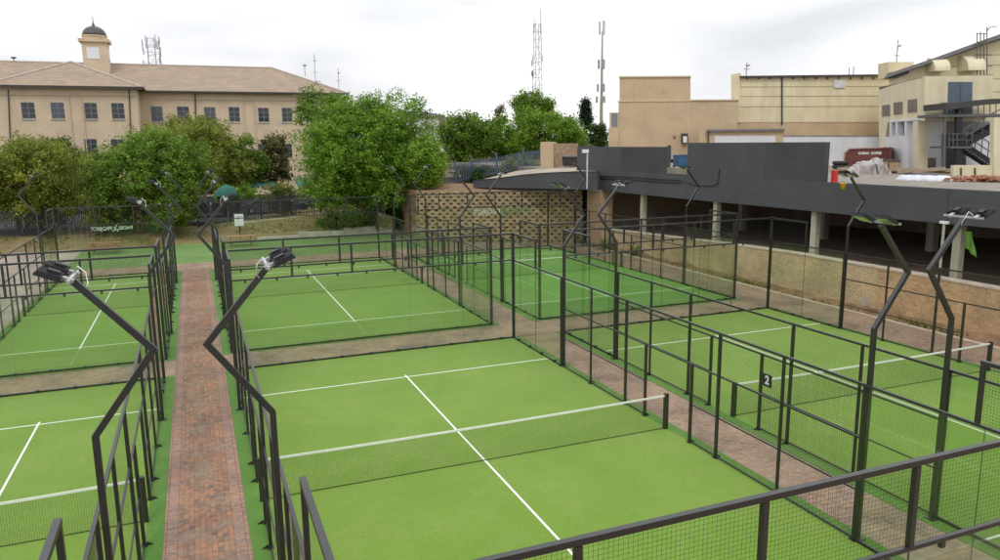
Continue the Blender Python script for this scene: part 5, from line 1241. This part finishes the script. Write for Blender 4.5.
T('leafy_tree', 598, 124, 150, 18, 110, 'leaf_dark', 'small dark tree at the foot of the slim telecom pole', 21, nleaf=4500, ls=.32, lobes=9)
T('leafy_tree', 500, 101, 135, 16, 130, 'leaf_rust', 'thin greyish tree left of the round dark treetop', 22, nleaf=1800, ls=.30, lobes=8)
T('bush', 478, 168, 184, 56, 68, 'leaf_dark', 'scrubby dark bush behind the lower part of the ramp fence', 23, zg=2.8, nleaf=5000, ls=.25, lobes=11, cat='bush', group='bushes along the fence')
T('bush', 520, 160, 174, 48, 69, 'leaf_olive', 'scrubby olive bush behind the upper part of the ramp fence', 24, zg=3.6, nleaf=4500, ls=.25, lobes=11, cat='bush', group='bushes along the fence')
for i, (u, v, d, lb) in enumerate(((638, 243, 42, 'spiky green plant beside the brick pier, left of two'), (662, 250, 38, 'spiky green plant farther right along the low wall'), (604, 246, 44, 'spiky green plant at the foot of the block retaining wall'))):
    p = onZ(u, v+4, 0); p.x = min(p.x, 20.1); rt = thing('agave_plant', (p.x, p.y, .05), lb, 'plant', 'spiky plants by the wall'); mb = MB(); rnd = random.Random(i+50)
    for k in range(34):
        an = rnd.uniform(0, 6.28); el = rnd.uniform(.35, 1.35); l_ = rnd.uniform(.6, 1.15); d0 = Vector((math.cos(an)*math.cos(el), math.sin(an)*math.cos(el), math.sin(el))); s_ = Vector((-math.sin(an), math.cos(an), 0))*.045
        m_ = d0*l_*.6; e = d0*l_-Vector((0, 0, l_*.12)); mb.add([-s_, s_, m_+s_*.9, e, m_-s_*.9], [(0, 1, 2, 3, 4)])
    mb.build('leaves', 'leaf_mid', rt)
T('bush', 424, 136, 204, 48, 58.5, 'leaf_bright', 'bright leafy growth hugging the right side of the big tree, left of the ramp fence', 31, zg=3.7, nleaf=19000, ls=.22, lobes=20, cat='bush', group='bushes along the fence')
# grass tufts on the bank and along the verge: uncountable
rnd = random.Random(77); mb = MB()
for i in range(5200):
    if i < 4200: x = rnd.uniform(-24, 11.5); y = rnd.uniform(55.8, 62); z = hterr(x, y)
    else: x = rnd.uniform(20.0, 20.44); y = rnd.choice((rnd.uniform(13, 40), rnd.gauss(25.5, 1.2), rnd.gauss(14.5, .8))); z = .05
    if i >= 4200 and rnd.random() < .6: continue
    if i < 4200 and noise.noise(Vector((x*.35, y*.4, 3))) < .02: continue
    h = rnd.uniform(.05, .15) if i < 4200 else rnd.uniform(.06, .22); a = rnd.uniform(0, 6.28); s_ = Vector((math.cos(a), math.sin(a), 0))*.05; q = Vector((x, y, z)); t = Vector((rnd.uniform(-.1, .1), rnd.uniform(-.1, .1), h))
    mb.add([q-s_, q+s_, q+t], [(0, 1, 2)]); a += 1.3; s_ = Vector((math.cos(a), math.sin(a), 0))*.05; mb.add([q-s_, q+s_, q+t*.8+s_], [(0, 1, 2)])
tag(mb.build('grass_tufts', 'leaf_yellow'), 'scattered grass tufts on the bank and by the wall', 'grass', kind='stuff')
# far wooded skyline: reads as one mass
rnd = random.Random(5); mb = MB()
for i in range(9000):
    u = rnd.uniform(-60, 640); d = rnd.uniform(150, 200); q = onD(u, 150, d); h = 8.0+3.0*noise.noise(Vector((u*.02, 0, 0)))+1.5*noise.noise(Vector((u*.11, 4, 0)))
    q.z = rnd.uniform(0, h); a = Vector((rnd.gauss(0, 1), rnd.gauss(0, 1), rnd.gauss(0, 1))).normalized()*.7; b_ = a.cross(Vector((0, .3, 1))).normalized()*.6
    mb.add([q-a, q+b_, q+a, q-b_], [(0, 1, 2, 3)])
tag(mb.build('distant_wood', 'leaf_dark'), 'distant dark band of trees on the horizon', 'woodland', kind='stuff')
